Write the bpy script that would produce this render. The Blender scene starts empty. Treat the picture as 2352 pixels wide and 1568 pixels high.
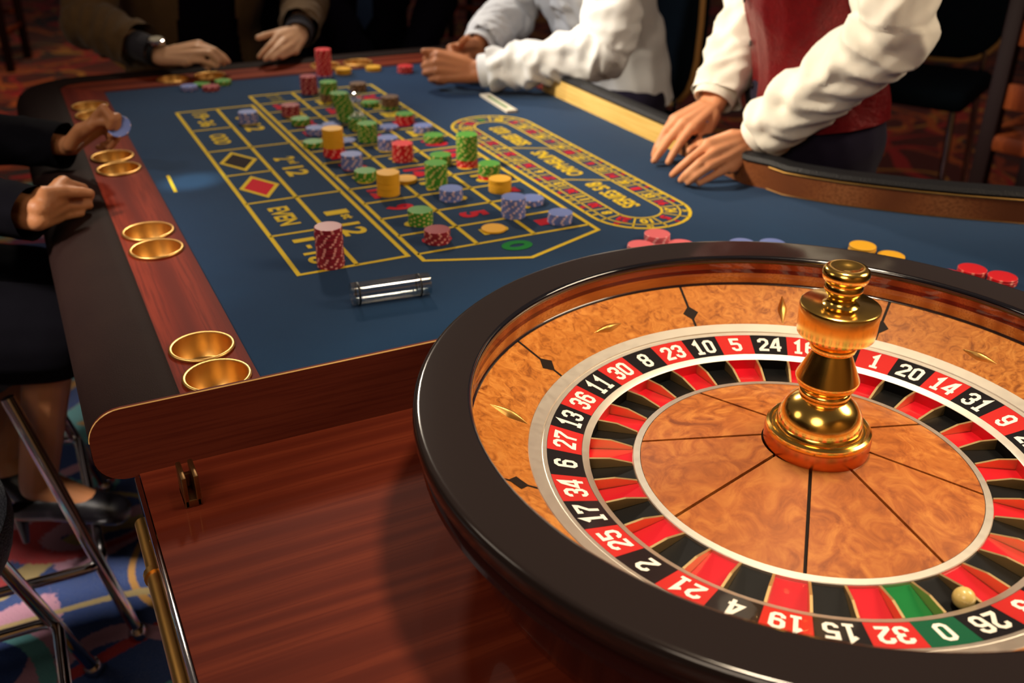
import bpy, bmesh, math, random
from mathutils import Vector, Matrix, noise
from mathutils.geometry import tessellate_polygon
random.seed(7)
PI = math.pi
sc = bpy.context.scene
COL = sc.collection
FZ = 0.82                                   # height of the felt

# ------------------------------------------------------------------ camera, world, lamps, exposure
cam_d = bpy.data.cameras.new('camera'); cam = bpy.data.objects.new('camera', cam_d); COL.objects.link(cam)
cam.matrix_world = Matrix(((0.8944, 0.1982, -0.4010, -0.4968), (-0.4471, 0.4195, -0.7900, -1.2991),
                           (0.0117, 0.8859, 0.4638, 1.3979), (0, 0, 0, 1)))
cam_d.sensor_width = 36.0; cam_d.lens = 34.685; cam_d.clip_start = 0.02
cam_d.dof.use_dof = True; cam_d.dof.focus_distance = 1.06; cam_d.dof.aperture_fstop = 4.6
sc.camera = cam

world = bpy.data.worlds.new('world'); sc.world = world; world.use_nodes = True
bg = world.node_tree.nodes['Background']
bg.inputs[0].default_value = (1.0, 0.78, 0.70, 1); bg.inputs[1].default_value = 0.075

def lamp(name, loc, target, power, color, size, kind='AREA', spot=60, blend=0.4, spread=180):
    d = bpy.data.lights.new(name, kind); d.energy = power; d.color = color
    if kind == 'AREA':
        d.shape = 'DISK'; d.size = size; d.spread = math.radians(spread)
    else:
        d.shadow_soft_size = size
        if kind == 'SPOT':
            d.spot_size = math.radians(spot); d.spot_blend = blend
    o = bpy.data.objects.new(name, d); COL.objects.link(o); o.location = loc
    o.rotation_euler = (Vector(target) - Vector(loc)).to_track_quat('-Z', 'Y').to_euler()
    return o
lamp('wheel_lamp', (0.30, -0.52, 2.65), (0.19, -0.66, 0.85), 122, (1.0, 0.80, 0.56), 0.12, 'SPOT', 40, 0.5)
lamp('table_lamp', (0.40, 2.50, 2.55), (0.25, 0.45, 0.85), 145, (1.0, 0.86, 0.68), 0.12, 'SPOT', 48, 0.7)
lamp('dealer_lamp', (-0.85, 0.75, 2.10), (0.85, 0.32, 0.95), 235, (1.0, 0.86, 0.66), 0.10, 'SPOT', 38, 0.6)
lamp('guest_lamp', (-0.90, 1.90, 2.3), (0.72, 1.0, 0.95), 90, (0.92, 0.95, 1.0), 0.10, 'SPOT', 30, 0.6)
lamp('camera_side_fill', (-1.35, -1.75, 2.45), (0.1, -0.6, 0.8), 6, (1.0, 0.80, 0.60), 1.1, spread=100)  # unseen fill added behind the camera for reflections in the metal
lamp('right_fill', (1.95, -1.15, 2.35), (0.3, -0.6, 0.8), 8, (1.0, 0.80, 0.56), 1.0, spread=84)  # added fill disc, gives the gold a bright shape to reflect
lamp('left_fill', (-2.0, 0.6, 2.3), (0.0, 0.4, 0.8), 6, (1.0, 0.84, 0.66), 0.9)  # another added fill disc, brightens the turret's reflections
lamp('felt_patch_spot', (-1.15, 0.10, 2.25), (-0.243, 0.490, 0.82), 200, (0.86, 1.0, 0.84), 0.02, 'SPOT', 3.0, 0.25)  # narrow spot added to draw the pale light patch on the felt
lamp('floor_lamp_left', (-1.75, -0.35, 2.3), (-0.62, 0.35, 0.0), 520, (1.0, 0.90, 0.80), 0.2, 'SPOT', 40, 0.8)
lamp('floor_lamp_back', (-0.4, 4.6, 2.7), (-0.4, 4.6, 0.0), 110, (1.0, 0.60, 0.32), 0.3, 'SPOT', 100, 0.9)
lamp('floor_lamp_right', (3.6, 2.6, 2.7), (3.6, 2.4, 0.0), 34, (1.0, 0.60, 0.32), 0.3, 'SPOT', 80, 0.9)
lamp('wall_fill_spot', (-1.6, -2.3, 2.9), (-1.6, -3.0, 1.3), 40, (1.0, 0.74, 0.46), 0.2, 'SPOT', 110, 0.9)  # added, unseen: brightens the wall behind the camera for the turret to reflect
lamp('wall_fill_spot', (0.8, -2.3, 2.9), (0.8, -3.0, 1.3), 40, (1.0, 0.74, 0.46), 0.2, 'SPOT', 110, 0.9)  # second added spot on that wall, for warm reflections in the gold
sc.cycles.caustics_reflective = False
vs = sc.view_settings
vs.view_transform = 'Standard'; vs.look = 'None'; vs.exposure = 0.0; vs.gamma = 1.0; vs.use_curve_mapping = False

# ------------------------------------------------------------------ materials
def srgb(r, g, b):
    f = lambda c: (c / 255) / 12.92 if c / 255 <= 0.04045 else ((c / 255 + 0.055) / 1.055) ** 2.4
    return (f(r), f(g), f(b), 1.0)
class NT:
    def __init__(s, name):
        s.m = bpy.data.materials.new(name); s.m.use_nodes = True; s.t = s.m.node_tree
        s.p = s.t.nodes['Principled BSDF']
    def n(s, typ, **kw):
        nd = s.t.nodes.new(typ)
        for k, v in kw.items():
            if k.startswith('i_'):
                key = k[2:]; key = int(key) if key.isdigit() else key.replace('_', ' ')
                if hasattr(v, 'links') or isinstance(v, bpy.types.NodeSocket): s.t.links.new(v, nd.inputs[key])
                else: nd.inputs[key].default_value = v
            else: setattr(nd, k, v)
        return nd
    def l(s, a, b): s.t.links.new(a, b)
    def set(s, **kw):
        for k, v in kw.items():
            i = s.p.inputs[k.replace('_', ' ')]
            if isinstance(v, bpy.types.NodeSocket): s.l(v, i)
            else: i.default_value = v
        return s
    def coord(s, scale=(1, 1, 1), rot=(0, 0, 0), loc=(0, 0, 0), out='Object'):
        c = s.n('ShaderNodeTexCoord'); m = s.n('ShaderNodeMapping')
        s.l(c.outputs[out], m.inputs[0]); m.inputs['Scale'].default_value = scale
        m.inputs['Rotation'].default_value = rot; m.inputs['Location'].default_value = loc
        return m.outputs[0]
    def noise(s, vec, scale, detail=4, rough=0.5, dist=0.0):
        return s.n('ShaderNodeTexNoise', i_Vector=vec, i_Scale=scale, i_Detail=detail, i_Roughness=rough, i_Distortion=dist).outputs[0]
    def ramp(s, fac, stops):
        r = s.n('ShaderNodeValToRGB', i_0=fac); e = r.color_ramp.elements
        while len(e) < len(stops): e.new(0.5)
        for el, (pos, c) in zip(e, stops): el.position = pos; el.color = c
        return r.outputs[0]
    def math(s, op, a, b=0.0, c=0.0):
        nd = s.n('ShaderNodeMath', operation=op)
        for i, v in enumerate((a, b, c)):
            if isinstance(v, bpy.types.NodeSocket): s.l(v, nd.inputs[i])
            else: nd.inputs[i].default_value = v
        return nd.outputs[0]
    def mix(s, fac, a, b, mode='MIX'):
        nd = s.n('ShaderNodeMix', data_type='RGBA', blend_type=mode)
        for k, v in ((0, fac), (6, a), (7, b)):
            if isinstance(v, bpy.types.NodeSocket): s.l(v, nd.inputs[k])
            else: nd.inputs[k].default_value = v
        return nd.outputs[2]
    def bump(s, h, strength=0.2, dist=0.01):
        s.l(s.n('ShaderNodeBump', i_Height=h, i_Strength=strength, i_Distance=dist).outputs[0], s.p.inputs['Normal']); return s
def plain(name, col, rough=0.5, metal=0.0, **kw):
    return NT(name).set(Base_Color=col, Roughness=rough, Metallic=metal, **kw).m
M = {}
# felt
t = NT('felt'); v = t.coord()
c = t.mix(t.noise(v, 9, 5, 0.6), srgb(5, 44, 78), srgb(12, 57, 94)); c = t.mix(t.math('MULTIPLY', t.noise(v, 900, 2), 0.6), c, srgb(4, 33, 64))
t.set(Base_Color=c, Roughness=0.95, Sheen_Weight=0.08, Sheen_Roughness=0.5, Specular_IOR_Level=0.1).bump(t.noise(v, 1400, 2), 0.25, 0.002); M['felt'] = t.m
for nm, cc in (('print_yellow', srgb(214, 182, 44)), ('print_red', srgb(196, 24, 44)), ('print_green', srgb(20, 120, 50)), ('print_black', srgb(30, 16, 20)), ('print_dull', srgb(150, 134, 52))):
    t = NT(nm); v = t.coord()
    t.set(Base_Color=t.mix(t.math('MULTIPLY', t.noise(v, 500, 3), 0.35), cc, tuple(x * 0.55 for x in cc[:3]) + (1,)), Roughness=0.85, Specular_IOR_Level=0.15); M[nm] = t.m
def wood(name, dark, mid, light, grain, rough=0.28, coat=0.6, sc_=1.0, bandscale=5.0):
    t = NT(name); st = [1, 1, 1]; st[grain] = 0.10
    v = t.coord(tuple(x * sc_ for x in st))
    warp = t.noise(v, 3.2, 3, 0.5)
    w = t.n('ShaderNodeTexWave', wave_type='BANDS', bands_direction='Y' if grain == 0 else 'X', i_Vector=v, i_Scale=bandscale, i_Distortion=7.0, i_Detail=3.0, i_Detail_Scale=1.4)
    fine = t.noise(t.coord(tuple((0.03 if i == grain else 1) * sc_ for i in range(3))), 260, 4, 0.6)
    c = t.ramp(w.outputs[0], [(0.0, dark), (0.5, mid), (1.0, light)])
    c = t.mix(t.ramp(warp, [(0.3, (0, 0, 0, 1)), (0.7, (0.3, 0.3, 0.3, 1))]), c, dark)
    c = t.mix(t.ramp(fine, [(0.38, (0.75, 0.75, 0.75, 1)), (0.55, (0, 0, 0, 1))]), c, dark)
    t.set(Base_Color=c, Roughness=0.6, Specular_IOR_Level=0.08, Coat_Weight=coat, Coat_Roughness=0.035).bump(fine, 0.05, 0.002)
    return t.m
M['mahogany'] = wood('mahogany', srgb(86, 29, 15), srgb(98, 36, 19), srgb(108, 43, 23), 0, 0.36, 0.3, 1.0, 9.0)
M['mahogany_rail'] = wood('mahogany_rail', srgb(96, 27, 16), srgb(114, 35, 20), srgb(130, 45, 26), 1, 0.42, 0.2)
M['mahogany_far'] = wood('mahogany_far', srgb(96, 30, 14), srgb(134, 50, 24), srgb(150, 64, 34), 0, 0.3, 0.5)
M['mahogany_board'] = wood('mahogany_board', srgb(84, 32, 22), srgb(95, 38, 26), srgb(104, 45, 30), 0, 0.5, 0.0, 1.0, 2.5)
M['edge_highlight'] = wood('edge_highlight', srgb(180, 130, 70), srgb(214, 168, 96), srgb(232, 190, 120), 0, 0.4, 0.3)  # pale tone that paints the highlight on the end board's edge
M['curb_wood_pale'] = wood('curb_wood_pale', srgb(206, 164, 84), srgb(226, 186, 104), srgb(238, 202, 124), 1, 0.45, 0.2, 1.0, 2.0)  # pale yellow tone for the straight stretch of the curb
M['curb_wood_brown'] = wood('curb_wood_brown', srgb(104, 58, 32), srgb(130, 76, 42), srgb(146, 92, 54), 0, 0.4, 0.3, 1.0, 2.0)  # darker brown tone for the rest of the curb
M['band_light'] = wood('band_light', srgb(176, 104, 44), srgb(204, 132, 62), srgb(222, 156, 82), 0, 0.22, 0.6, 2.0)
M['band_dark'] = wood('band_dark', srgb(88, 28, 18), srgb(120, 44, 26), srgb(140, 58, 34), 0, 0.22, 0.6, 2.0)
M['band_mid'] = wood('band_mid', srgb(140, 66, 32), srgb(166, 84, 42), srgb(186, 102, 54), 0, 0.22, 0.6, 2.0)
def burl(name, a, b, c_, scale, rough=0.34, stretch=(1, 1, 1), coat_r=0.16):
    t = NT(name); v = t.coord(stretch)
    n1 = t.noise(v, scale, 6, 0.62, 1.6); n2 = t.noise(v, scale * 0.25, 3, 0.5, 0.6)
    col = t.ramp(n1, [(0.30, a), (0.48, b), (0.66, c_)])
    col = t.mix(t.ramp(n2, [(0.35, (0.5, 0.5, 0.5, 1)), (0.62, (0, 0, 0, 1))]), col, b)
    vo = t.n('ShaderNodeTexVoronoi', i_Vector=v, i_Scale=scale * 1.4)
    col = t.mix(t.ramp(vo.outputs[0], [(0.0, (0.45, 0.45, 0.45, 1)), (0.22, (0, 0, 0, 1))]), col, a)
    t.set(Base_Color=col, Roughness=rough, Coat_Weight=0.25, Coat_Roughness=coat_r, Specular_IOR_Level=0.25); return t.m
M['burl'] = burl('burl', srgb(114, 58, 20), srgb(184, 110, 42), srgb(210, 140, 64), 64)
M['cone_wood'] = burl('cone_wood', srgb(124, 60, 22), srgb(174, 96, 38), srgb(204, 130, 58), 30, 0.5, (1, 1, 1), 0.12)
M['inlay'] = plain('inlay', srgb(34, 25, 20), 0.5, Specular_IOR_Level=0.1)
t = NT('leather'); v = t.coord()
t.set(Base_Color=t.mix(t.noise(v, 14, 3), srgb(27, 14, 13), srgb(36, 22, 18)), Roughness=0.7, Specular_IOR_Level=0.08).bump(t.n('ShaderNodeTexVoronoi', i_Vector=v, i_Scale=700.0).outputs[0], 0.22, 0.0012); M['leather'] = t.m
t = NT('black_leather'); v = t.coord()
t.set(Base_Color=srgb(20, 20, 24), Roughness=0.55, Specular_IOR_Level=0.3).bump(t.n('ShaderNodeTexVoronoi', i_Vector=v, i_Scale=300.0).outputs[0], 0.4, 0.002); M['black_leather'] = t.m
M['rim_black'] = plain('rim_black', srgb(37, 30, 29), 0.13, Specular_IOR_Level=0.5)
M['body_gloss'] = plain('body_gloss', srgb(46, 18, 16), 0.2, Coat_Weight=1.0, Coat_Roughness=0.03)
M['lip_black'] = plain('lip_black', srgb(14, 12, 18), 0.12, Coat_Weight=1.0, Coat_Roughness=0.02)
def metal(name, col, rough, nscale=None, amt=0.1):
    t = NT(name); t.set(Base_Color=col, Metallic=1.0, Roughness=rough)
    if nscale:
        v = t.coord(); t.set(Roughness=t.math('MULTIPLY_ADD', t.noise(v, nscale, 3), amt, rough))
    return t.m
M['brass'] = metal('brass', srgb(214, 164, 90), 0.32, 60, 0.1)
M['brass_cup'] = metal('brass_cup', srgb(216, 170, 98), 0.31, 60, 0.1)
M['gold'] = metal('gold', srgb(255, 206, 104), 0.13, 40, 0.08)
M['gold_dark'] = metal('gold_dark', srgb(206, 120, 66), 0.2, 50, 0.1)
M['fret'] = metal('fret', srgb(236, 204, 146), 0.42)
M['chrome'] = metal('chrome', srgb(200, 196, 196), 0.09)
M['silver'] = metal('silver', srgb(232, 225, 212), 0.40, 120, 0.1)
M['bronze'] = metal('bronze', srgb(150, 112, 70), 0.3, 60, 0.12)
M['tile_red'] = plain('tile_red', srgb(206, 44, 40), 0.3, Coat_Weight=0.5)
M['tile_black'] = plain('tile_black', srgb(22, 20, 22), 0.28, Coat_Weight=0.5)
M['tile_green'] = plain('tile_green', srgb(16, 92, 60), 0.3, Coat_Weight=0.5)
M['pocket_red'] = plain('pocket_red', srgb(214, 22, 38), 0.3, Coat_Weight=0.4)
M['pocket_black'] = plain('pocket_black', srgb(9, 9, 10), 0.5, Specular_IOR_Level=0.2)
M['pocket_green'] = plain('pocket_green', srgb(8, 120, 52), 0.3, Coat_Weight=0.4)
M['pocket_wall'] = plain('pocket_wall', srgb(120, 112, 100), 0.35, 0.7)
M['numeral_white'] = plain('numeral_white', srgb(250, 246, 232), 0.5)
M['ivory'] = plain('ivory', srgb(226, 200, 120), 0.3, Coat_Weight=0.4)
CH = {'maroon': srgb(146, 34, 48), 'red': srgb(206, 28, 38), 'pink': srgb(222, 104, 112), 'green': srgb(70, 142, 40), 'blue': srgb(104, 122, 186), 'yellow': srgb(232, 172, 40), 'brown': srgb(104, 74, 50)}
SPOT = {'maroon': srgb(226, 150, 140), 'red': srgb(246, 150, 130), 'pink': srgb(250, 186, 186), 'green': srgb(206, 190, 110), 'blue': srgb(222, 192, 202), 'yellow': srgb(214, 148, 26), 'brown': srgb(170, 130, 100)}
for k in CH:
    M['chip_' + k] = plain('chip_' + k, CH[k], 0.42, Specular_IOR_Level=0.4)
    M['spot_' + k] = plain('spot_' + k, SPOT[k], 0.42, Specular_IOR_Level=0.4)
def skin(name, a, b):
    t = NT(name); v = t.coord()
    t.set(Base_Color=t.mix(t.noise(v, 22, 4), a, b), Roughness=0.5, Subsurface_Weight=0.15, Subsurface_Radius=(0.01, 0.004, 0.002), Subsurface_Scale=0.6, Specular_IOR_Level=0.35).bump(t.noise(v, 160, 3), 0.12, 0.002)
    return t.m
M['skin'] = skin('skin', srgb(206, 138, 98), srgb(222, 156, 114))
M['skin_tan'] = skin('skin_tan', srgb(186, 116, 74), srgb(204, 134, 88))
M['skin_pale'] = skin('skin_pale', srgb(206, 158, 122), srgb(216, 170, 134))
M['skin_dim'] = skin('skin_dim', srgb(160, 104, 66), srgb(176, 118, 78))
M['nail'] = plain('nail', srgb(236, 176, 146), 0.3)
def cloth(name, a, b, rough=0.85, sheen=0.2, scale=30, bumpd=0.003, spec=0.2):
    t = NT(name); v = t.coord()
    t.set(Base_Color=t.mix(t.noise(v, scale, 4), a, b), Roughness=rough, Sheen_Weight=sheen, Specular_IOR_Level=spec).bump(t.noise(v, 700, 2), 0.15, bumpd); return t.m
M['white_shirt'] = cloth('white_shirt', srgb(236, 230, 216), srgb(246, 240, 228))
M['white_shirt_cool'] = cloth('white_shirt_cool', srgb(226, 228, 230), srgb(240, 240, 240))
M['black_cloth'] = cloth('black_cloth', srgb(6, 5, 9), srgb(9, 8, 13), 0.95, 0.0, 30, 0.003, 0.05)
M['suit_black'] = cloth('suit_black', srgb(9, 7, 16), srgb(13, 10, 20), 0.95, 0.0, 30, 0.003, 0.05)
M['jacket_olive'] = cloth('jacket_olive', srgb(84, 62, 36), srgb(100, 76, 46), 0.9, 0.1)
M['knit_dark'] = cloth('knit_dark', srgb(40, 40, 48), srgb(52, 50, 58), 0.9, 0.1)
M['tie_blue'] = cloth('tie_blue', srgb(28, 44, 70), srgb(36, 56, 84), 0.5, 0.1)
t = NT('red_satin'); v = t.coord((1, 1, 1)); n1 = t.noise(v, 90, 5, 0.7)
t.set(Base_Color=t.mix(n1, srgb(58, 2, 7), srgb(118, 6, 16)), Roughness=0.36, Sheen_Weight=0.25, Sheen_Tint=(1, 0.2, 0.2, 1), Sheen_Roughness=0.35, Specular_IOR_Level=0.6, Specular_Tint=(1, 0.35, 0.35, 1)).bump(n1, 0.5, 0.006); M['red_satin'] = t.m
M['navy_trousers'] = cloth('navy_trousers', srgb(22, 16, 36), srgb(28, 22, 44), 0.9, 0.05)
M['shoe_black'] = plain('shoe_black', srgb(14, 12, 16), 0.35)
M['button'] = plain('button', srgb(26, 16, 18), 0.3)
t = NT('acrylic'); lw = t.n('ShaderNodeLayerWeight', i_0=0.35)
tr = t.n('ShaderNodeBsdfTransparent'); tr.inputs[0].default_value = (0.90, 0.93, 0.95, 1)
gl = t.n('ShaderNodeBsdfGlossy'); gl.inputs[0].default_value = (1, 0.97, 0.92, 1); gl.inputs[1].default_value = 0.06
ms = t.n('ShaderNodeMixShader'); t.l(t.math('MULTIPLY_ADD', lw.outputs[1], 0.75, 0.07), ms.inputs[0]); t.l(tr.outputs[0], ms.inputs[1]); t.l(gl.outputs[0], ms.inputs[2])
t.l(ms.outputs[0], t.t.nodes['Material Output'].inputs[0]); M['acrylic'] = t.m
M['rubber'] = plain('rubber', srgb(18, 16, 16), 0.5)
M['white_plastic'] = plain('white_plastic', srgb(226, 216, 196), 0.4)
M['green_card'] = plain('green_card', srgb(96, 128, 84), 0.6)
M['chair_teal'] = cloth('chair_teal', srgb(14, 22, 30), srgb(18, 28, 36), 0.9, 0.0, 30, 0.003, 0.08)
M['chair_wood'] = wood('chair_wood', srgb(84, 34, 16), srgb(124, 56, 26), srgb(150, 74, 36), 2, 0.4, 0.3)
M['dark_wood'] = plain('dark_wood', srgb(30, 12, 14), 0.6, Specular_IOR_Level=0.2)
M['piping'] = plain('piping', srgb(214, 162, 92), 0.4)
M['watch_face'] = plain('watch_face', srgb(206, 200, 180), 0.2, 0.3)
# carpet
t = NT('carpet'); v = t.coord()
sep = t.n('ShaderNodeSeparateXYZ', i_0=v)
wv = t.noise(v, 1.3, 2, 0.5)
def ribbon(col_in, off, scale, centre, width, colour):
    vv = t.coord((1, 1, 1), (0, 0, off * 1.7), (off * 3.1, off * 5.3, off))
    n_ = t.noise(vv, scale, 0.0, 0.3, 0.3)
    d_ = t.math('ABSOLUTE', t.math('SUBTRACT', n_, centre))
    edge = t.math('MULTIPLY', t.math('SUBTRACT', t.noise(v, 130, 2), 0.5), 0.012)
    f_ = t.math('LESS_THAN', t.math('ADD', d_, edge), width)
    return t.mix(f_, col_in, colour)
far = t.math('GREATER_THAN', t.math('MAXIMUM', t.math('SUBTRACT', sep.outputs[1], 3.3), t.math('SUBTRACT', sep.outputs[0], 0.75)), 0.0)  # beyond here the warm room light is painted into the carpet colours
base = t.mix(far, srgb(16, 62, 132), srgb(96, 24, 22))
tan_ = t.mix(far, srgb(186, 160, 100), srgb(206, 104, 36)); teal_ = t.mix(far, srgb(96, 170, 172), srgb(52, 40, 46)); rose_ = t.mix(far, srgb(204, 146, 168), srgb(170, 70, 36)); red_ = srgb(190, 34, 40); ochre_ = srgb(204, 146, 58)
c = ribbon(base, 0.0, 1.7, 0.50, 0.030, tan_)
c = ribbon(c, 1.0, 1.5, 0.47, 0.022, teal_)
c = ribbon(c, 2.0, 1.4, 0.52, 0.014, red_)
c = ribbon(c, 3.0, 1.6, 0.46, 0.020, rose_)
c = ribbon(c, 4.0, 1.9, 0.55, 0.014, ochre_)
c = ribbon(c, 5.0, 1.8, 0.43, 0.016, rose_)
c = ribbon(c, 6.0, 1.5, 0.40, 0.016, teal_)
c = ribbon(c, 7.0, 1.7, 0.58, 0.014, tan_)
c = ribbon(c, 8.0, 1.6, 0.62, 0.012, red_)
c = t.mix(t.math('MULTIPLY', t.noise(v, 420, 2), 0.5), c, (0.02, 0.015, 0.02, 1))
t.set(Base_Color=c, Roughness=1.0, Specular_IOR_Level=0.05, Sheen_Weight=0.2).bump(t.noise(v, 300, 3), 0.8, 0.008); M['carpet'] = t.m
M['wall_paint'] = plain('wall_paint', srgb(60, 30, 24), 0.8); M['wall_cream'] = plain('wall_cream', srgb(206, 170, 120), 0.8)

# ------------------------------------------------------------------ mesh helpers
def link(name, me, mats, parent=None, loc=None):
    o = bpy.data.objects.new(name, me); COL.objects.link(o)
    if mats is not None:
        for m in (mats if isinstance(mats, (list, tuple)) else [mats]): me.materials.append(M[m] if isinstance(m, str) else m)
    if parent: o.parent = parent
    if loc is not None: o.location = loc
    return o
def obj(name, bm, mats, parent=None, smooth=True, loc=None, sharp=35):
    bmesh.ops.recalc_face_normals(bm, faces=bm.faces)
    me = bpy.data.meshes.new(name); bm.to_mesh(me); bm.free()
    if smooth:
        me.shade_smooth()
        try: me.set_sharp_from_angle(angle=math.radians(sharp))
        except Exception: pass
    return link(name, me, mats, parent, loc)
def tag(o, label, cat, group=None, kind=None):
    o['label'] = label; o['category'] = cat
    if group: o['group'] = group
    if kind: o['kind'] = kind
    return o
def thing(name, label, cat, loc=(0, 0, 0), rotz=0.0, group=None):
    o = bpy.data.objects.new(name, None); o.empty_display_size = 0.05; COL.objects.link(o)
    o.location = loc; o.rotation_euler = (0, 0, rotz); return tag(o, label, cat, group)
def box(bm, c, s, bevel=0.0, rot=None, seg=2):
    r = bmesh.ops.create_cube(bm, size=1.0); vs_ = r['verts']
    bmesh.ops.scale(bm, vec=s, verts=vs_)
    if bevel: 
        es = list({e for v_ in vs_ for e in v_.link_edges})
        rr = bmesh.ops.bevel(bm, geom=es, offset=bevel, segments=seg, affect='EDGES', profile=0.5)
        vs_ = [v_ for v_ in bm.verts if v_.tag is False and v_ in set(rr['verts'])] or rr['verts']
        vs_ = list({v_ for f_ in rr['faces'] for v_ in f_.verts} | set(rr['verts']))
        allv = set(vs_)
        stack = list(allv)
        while stack:
            q = stack.pop()
            for e in q.link_edges:
                w_ = e.other_vert(q)
                if w_ not in allv: allv.add(w_); stack.append(w_)
        vs_ = list(allv)
    if rot: bmesh.ops.rotate(bm, cent=(0, 0, 0), matrix=rot, verts=vs_)
    bmesh.ops.translate(bm, vec=c, verts=vs_)
    return vs_
def tube(bm, pts, r, seg=12, cap=True, squash=None):
    pts = [Vector(p) for p in pts]; n = len(pts)
    rs = r if isinstance(r, (list, tuple)) else [r] * n
    rings = []; prev = None
    for i, p in enumerate(pts):
        d = (pts[min(i + 1, n - 1)] - pts[max(i - 1, 0)]).normalized()
        if prev is None:
            a = d.orthogonal().normalized()
        else:
            a = (prev - d * prev.dot(d)); a = a.normalized() if a.length > 1e-6 else d.orthogonal().normalized()
        prev = a; b = d.cross(a)
        rings.append([bm.verts.new(p + (a * math.cos(2 * PI * k / seg) + b * math.sin(2 * PI * k / seg)) * rs[i]) for k in range(seg)])
    for i in range(n - 1):
        for k in range(seg):
            bm.faces.new((rings[i][k], rings[i][(k + 1) % seg], rings[i + 1][(k + 1) % seg], rings[i + 1][k]))
    if cap:
        bm.faces.new(rings[0][::-1]); bm.faces.new(rings[-1])
    return rings
def bend(pts, r, k=5):
    """a polyline with its inner corners rounded"""
    pts = [Vector(p) for p in pts]; out = [pts[0]]
    for i in range(1, len(pts) - 1):
        a, b, c_ = pts[i - 1], pts[i], pts[i + 1]
        r1 = min(r, (a - b).length * 0.45, (c_ - b).length * 0.45)
        p0 = b + (a - b).normalized() * r1; p1 = b + (c_ - b).normalized() * r1
        for j in range(k + 1):
            s = j / k; out.append(p0 * (1 - s) ** 2 + b * 2 * s * (1 - s) + p1 * s * s)
    return out + [pts[-1]]
def lathe(bm, prof, seg=48, a0=0.0, a1=2 * PI, c=(0, 0), closed=False, matfn=None):
    full = abs(a1 - a0 - 2 * PI) < 1e-6
    n = seg if full else seg + 1
    cols = []
    for i in range(n):
        a = a0 + (a1 - a0) * i / seg; ca, sa = math.cos(a), math.sin(a)
        cols.append([bm.verts.new((c[0] + r * ca, c[1] + r * sa, z)) for r, z in prof])
    m = len(prof)
    for i in range(seg):
        A, B = cols[i], cols[(i + 1) % n]
        for j in range(m if closed else m - 1):
            k = (j + 1) % m
            vsq = [A[j], B[j], B[k], A[k]]
            if prof[j][0] < 1e-7: vsq = [A[j], B[k], A[k]]
            elif prof[k][0] < 1e-7: vsq = [A[j], B[j], A[k]]
            f_ = bm.faces.new(vsq)
            if matfn: f_.material_index = matfn(i, j)
    if not full and closed:
        bm.faces.new(cols[0][::-1]); bm.faces.new(cols[-1])
    bmesh.ops.remove_doubles(bm, verts=bm.verts, dist=1e-7)
def prism(bm, poly, z0, z1, holes=()):
    """extruded polygon with optional holes (lists of xy)"""
    loops = [list(poly)] + [list(h) for h in holes]
    flat = [p for lp in loops for p in lp]
    tris = tessellate_polygon([[Vector((p[0], p[1], 0)) for p in lp] for lp in loops])
    top = [bm.verts.new((p[0], p[1], z1)) for p in flat]; bot = [bm.verts.new((p[0], p[1], z0)) for p in flat]
    for a, b, c_ in tris:
        bm.faces.new((top[a], top[b], top[c_])); bm.faces.new((bot[c_], bot[b], bot[a]))
    s = 0
    for lp in loops:
        n = len(lp)
        for i in range(n):
            j = (i + 1) % n
            bm.faces.new((top[s + i], top[s + j], bot[s + j], bot[s + i]))
        s += n
def sweep(bm, prof, path, closed_prof=True, cap=True):
    """prof: (offset to the right of the path, z) pairs; path: xy points"""
    path = [Vector((p[0], p[1])) for p in path]; n = len(path); rings = []
    for i, p in enumerate(path):
        d0 = (path[i] - path[i - 1]).normalized() if i else (path[1] - path[0]).normalized()
        d1 = (path[i + 1] - path[i]).normalized() if i < n - 1 else d0
        t_ = (d0 + d1).normalized(); nr = Vector((t_.y, -t_.x)); k = 1 / max(0.4, math.sqrt((1 + d0.dot(d1)) / 2))
        rings.append([bm.verts.new((p.x + nr.x * o_ * k, p.y + nr.y * o_ * k, z)) for o_, z in prof])
    m = len(prof)
    for i in range(n - 1):
        for j in range(m if closed_prof else m - 1):
            k = (j + 1) % m
            bm.faces.new((rings[i][j], rings[i + 1][j], rings[i + 1][k], rings[i][k]))
    if cap and closed_prof:
        bm.faces.new(rings[0][::-1]); bm.faces.new(rings[-1])
def arc(c, r, a0, a1, n):
    return [(c[0] + r * math.cos(math.radians(a0 + (a1 - a0) * i / n)), c[1] + r * math.sin(math.radians(a0 + (a1 - a0) * i / n))) for i in range(n + 1)]
def strip(bm, pts, w, z, closed=False):
    """flat ribbon of width w along xy points, mitred"""
    P = [Vector(p) for p in pts]; n = len(P); Ls = []; Rs = []
    for i in range(n):
        a = P[i - 1] if (i or closed) else None; b = P[(i + 1) % n] if (i < n - 1 or closed) else None
        d0 = (P[i] - a).normalized() if a is not None else (b - P[i]).normalized()
        d1 = (b - P[i]).normalized() if b is not None else d0
        t_ = (d0 + d1); t_ = t_.normalized() if t_.length > 1e-6 else d0
        nr = Vector((-t_.y, t_.x)); k = 1 / max(0.35, math.sqrt(max(0, (1 + d0.dot(d1)) / 2)))
        Ls.append(P[i] + nr * w / 2 * k); Rs.append(P[i] - nr * w / 2 * k)
    zf = z if callable(z) else (lambda q: (q.x, q.y, z))
    Lv = [bm.verts.new(zf(q)) for q in Ls]; Rv = [bm.verts.new(zf(q)) for q in Rs]
    for i in range(n if closed else n - 1):
        j = (i + 1) % n
        bm.faces.new((Rv[i], Rv[j], Lv[j], Lv[i]))
_txt = {}
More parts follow.
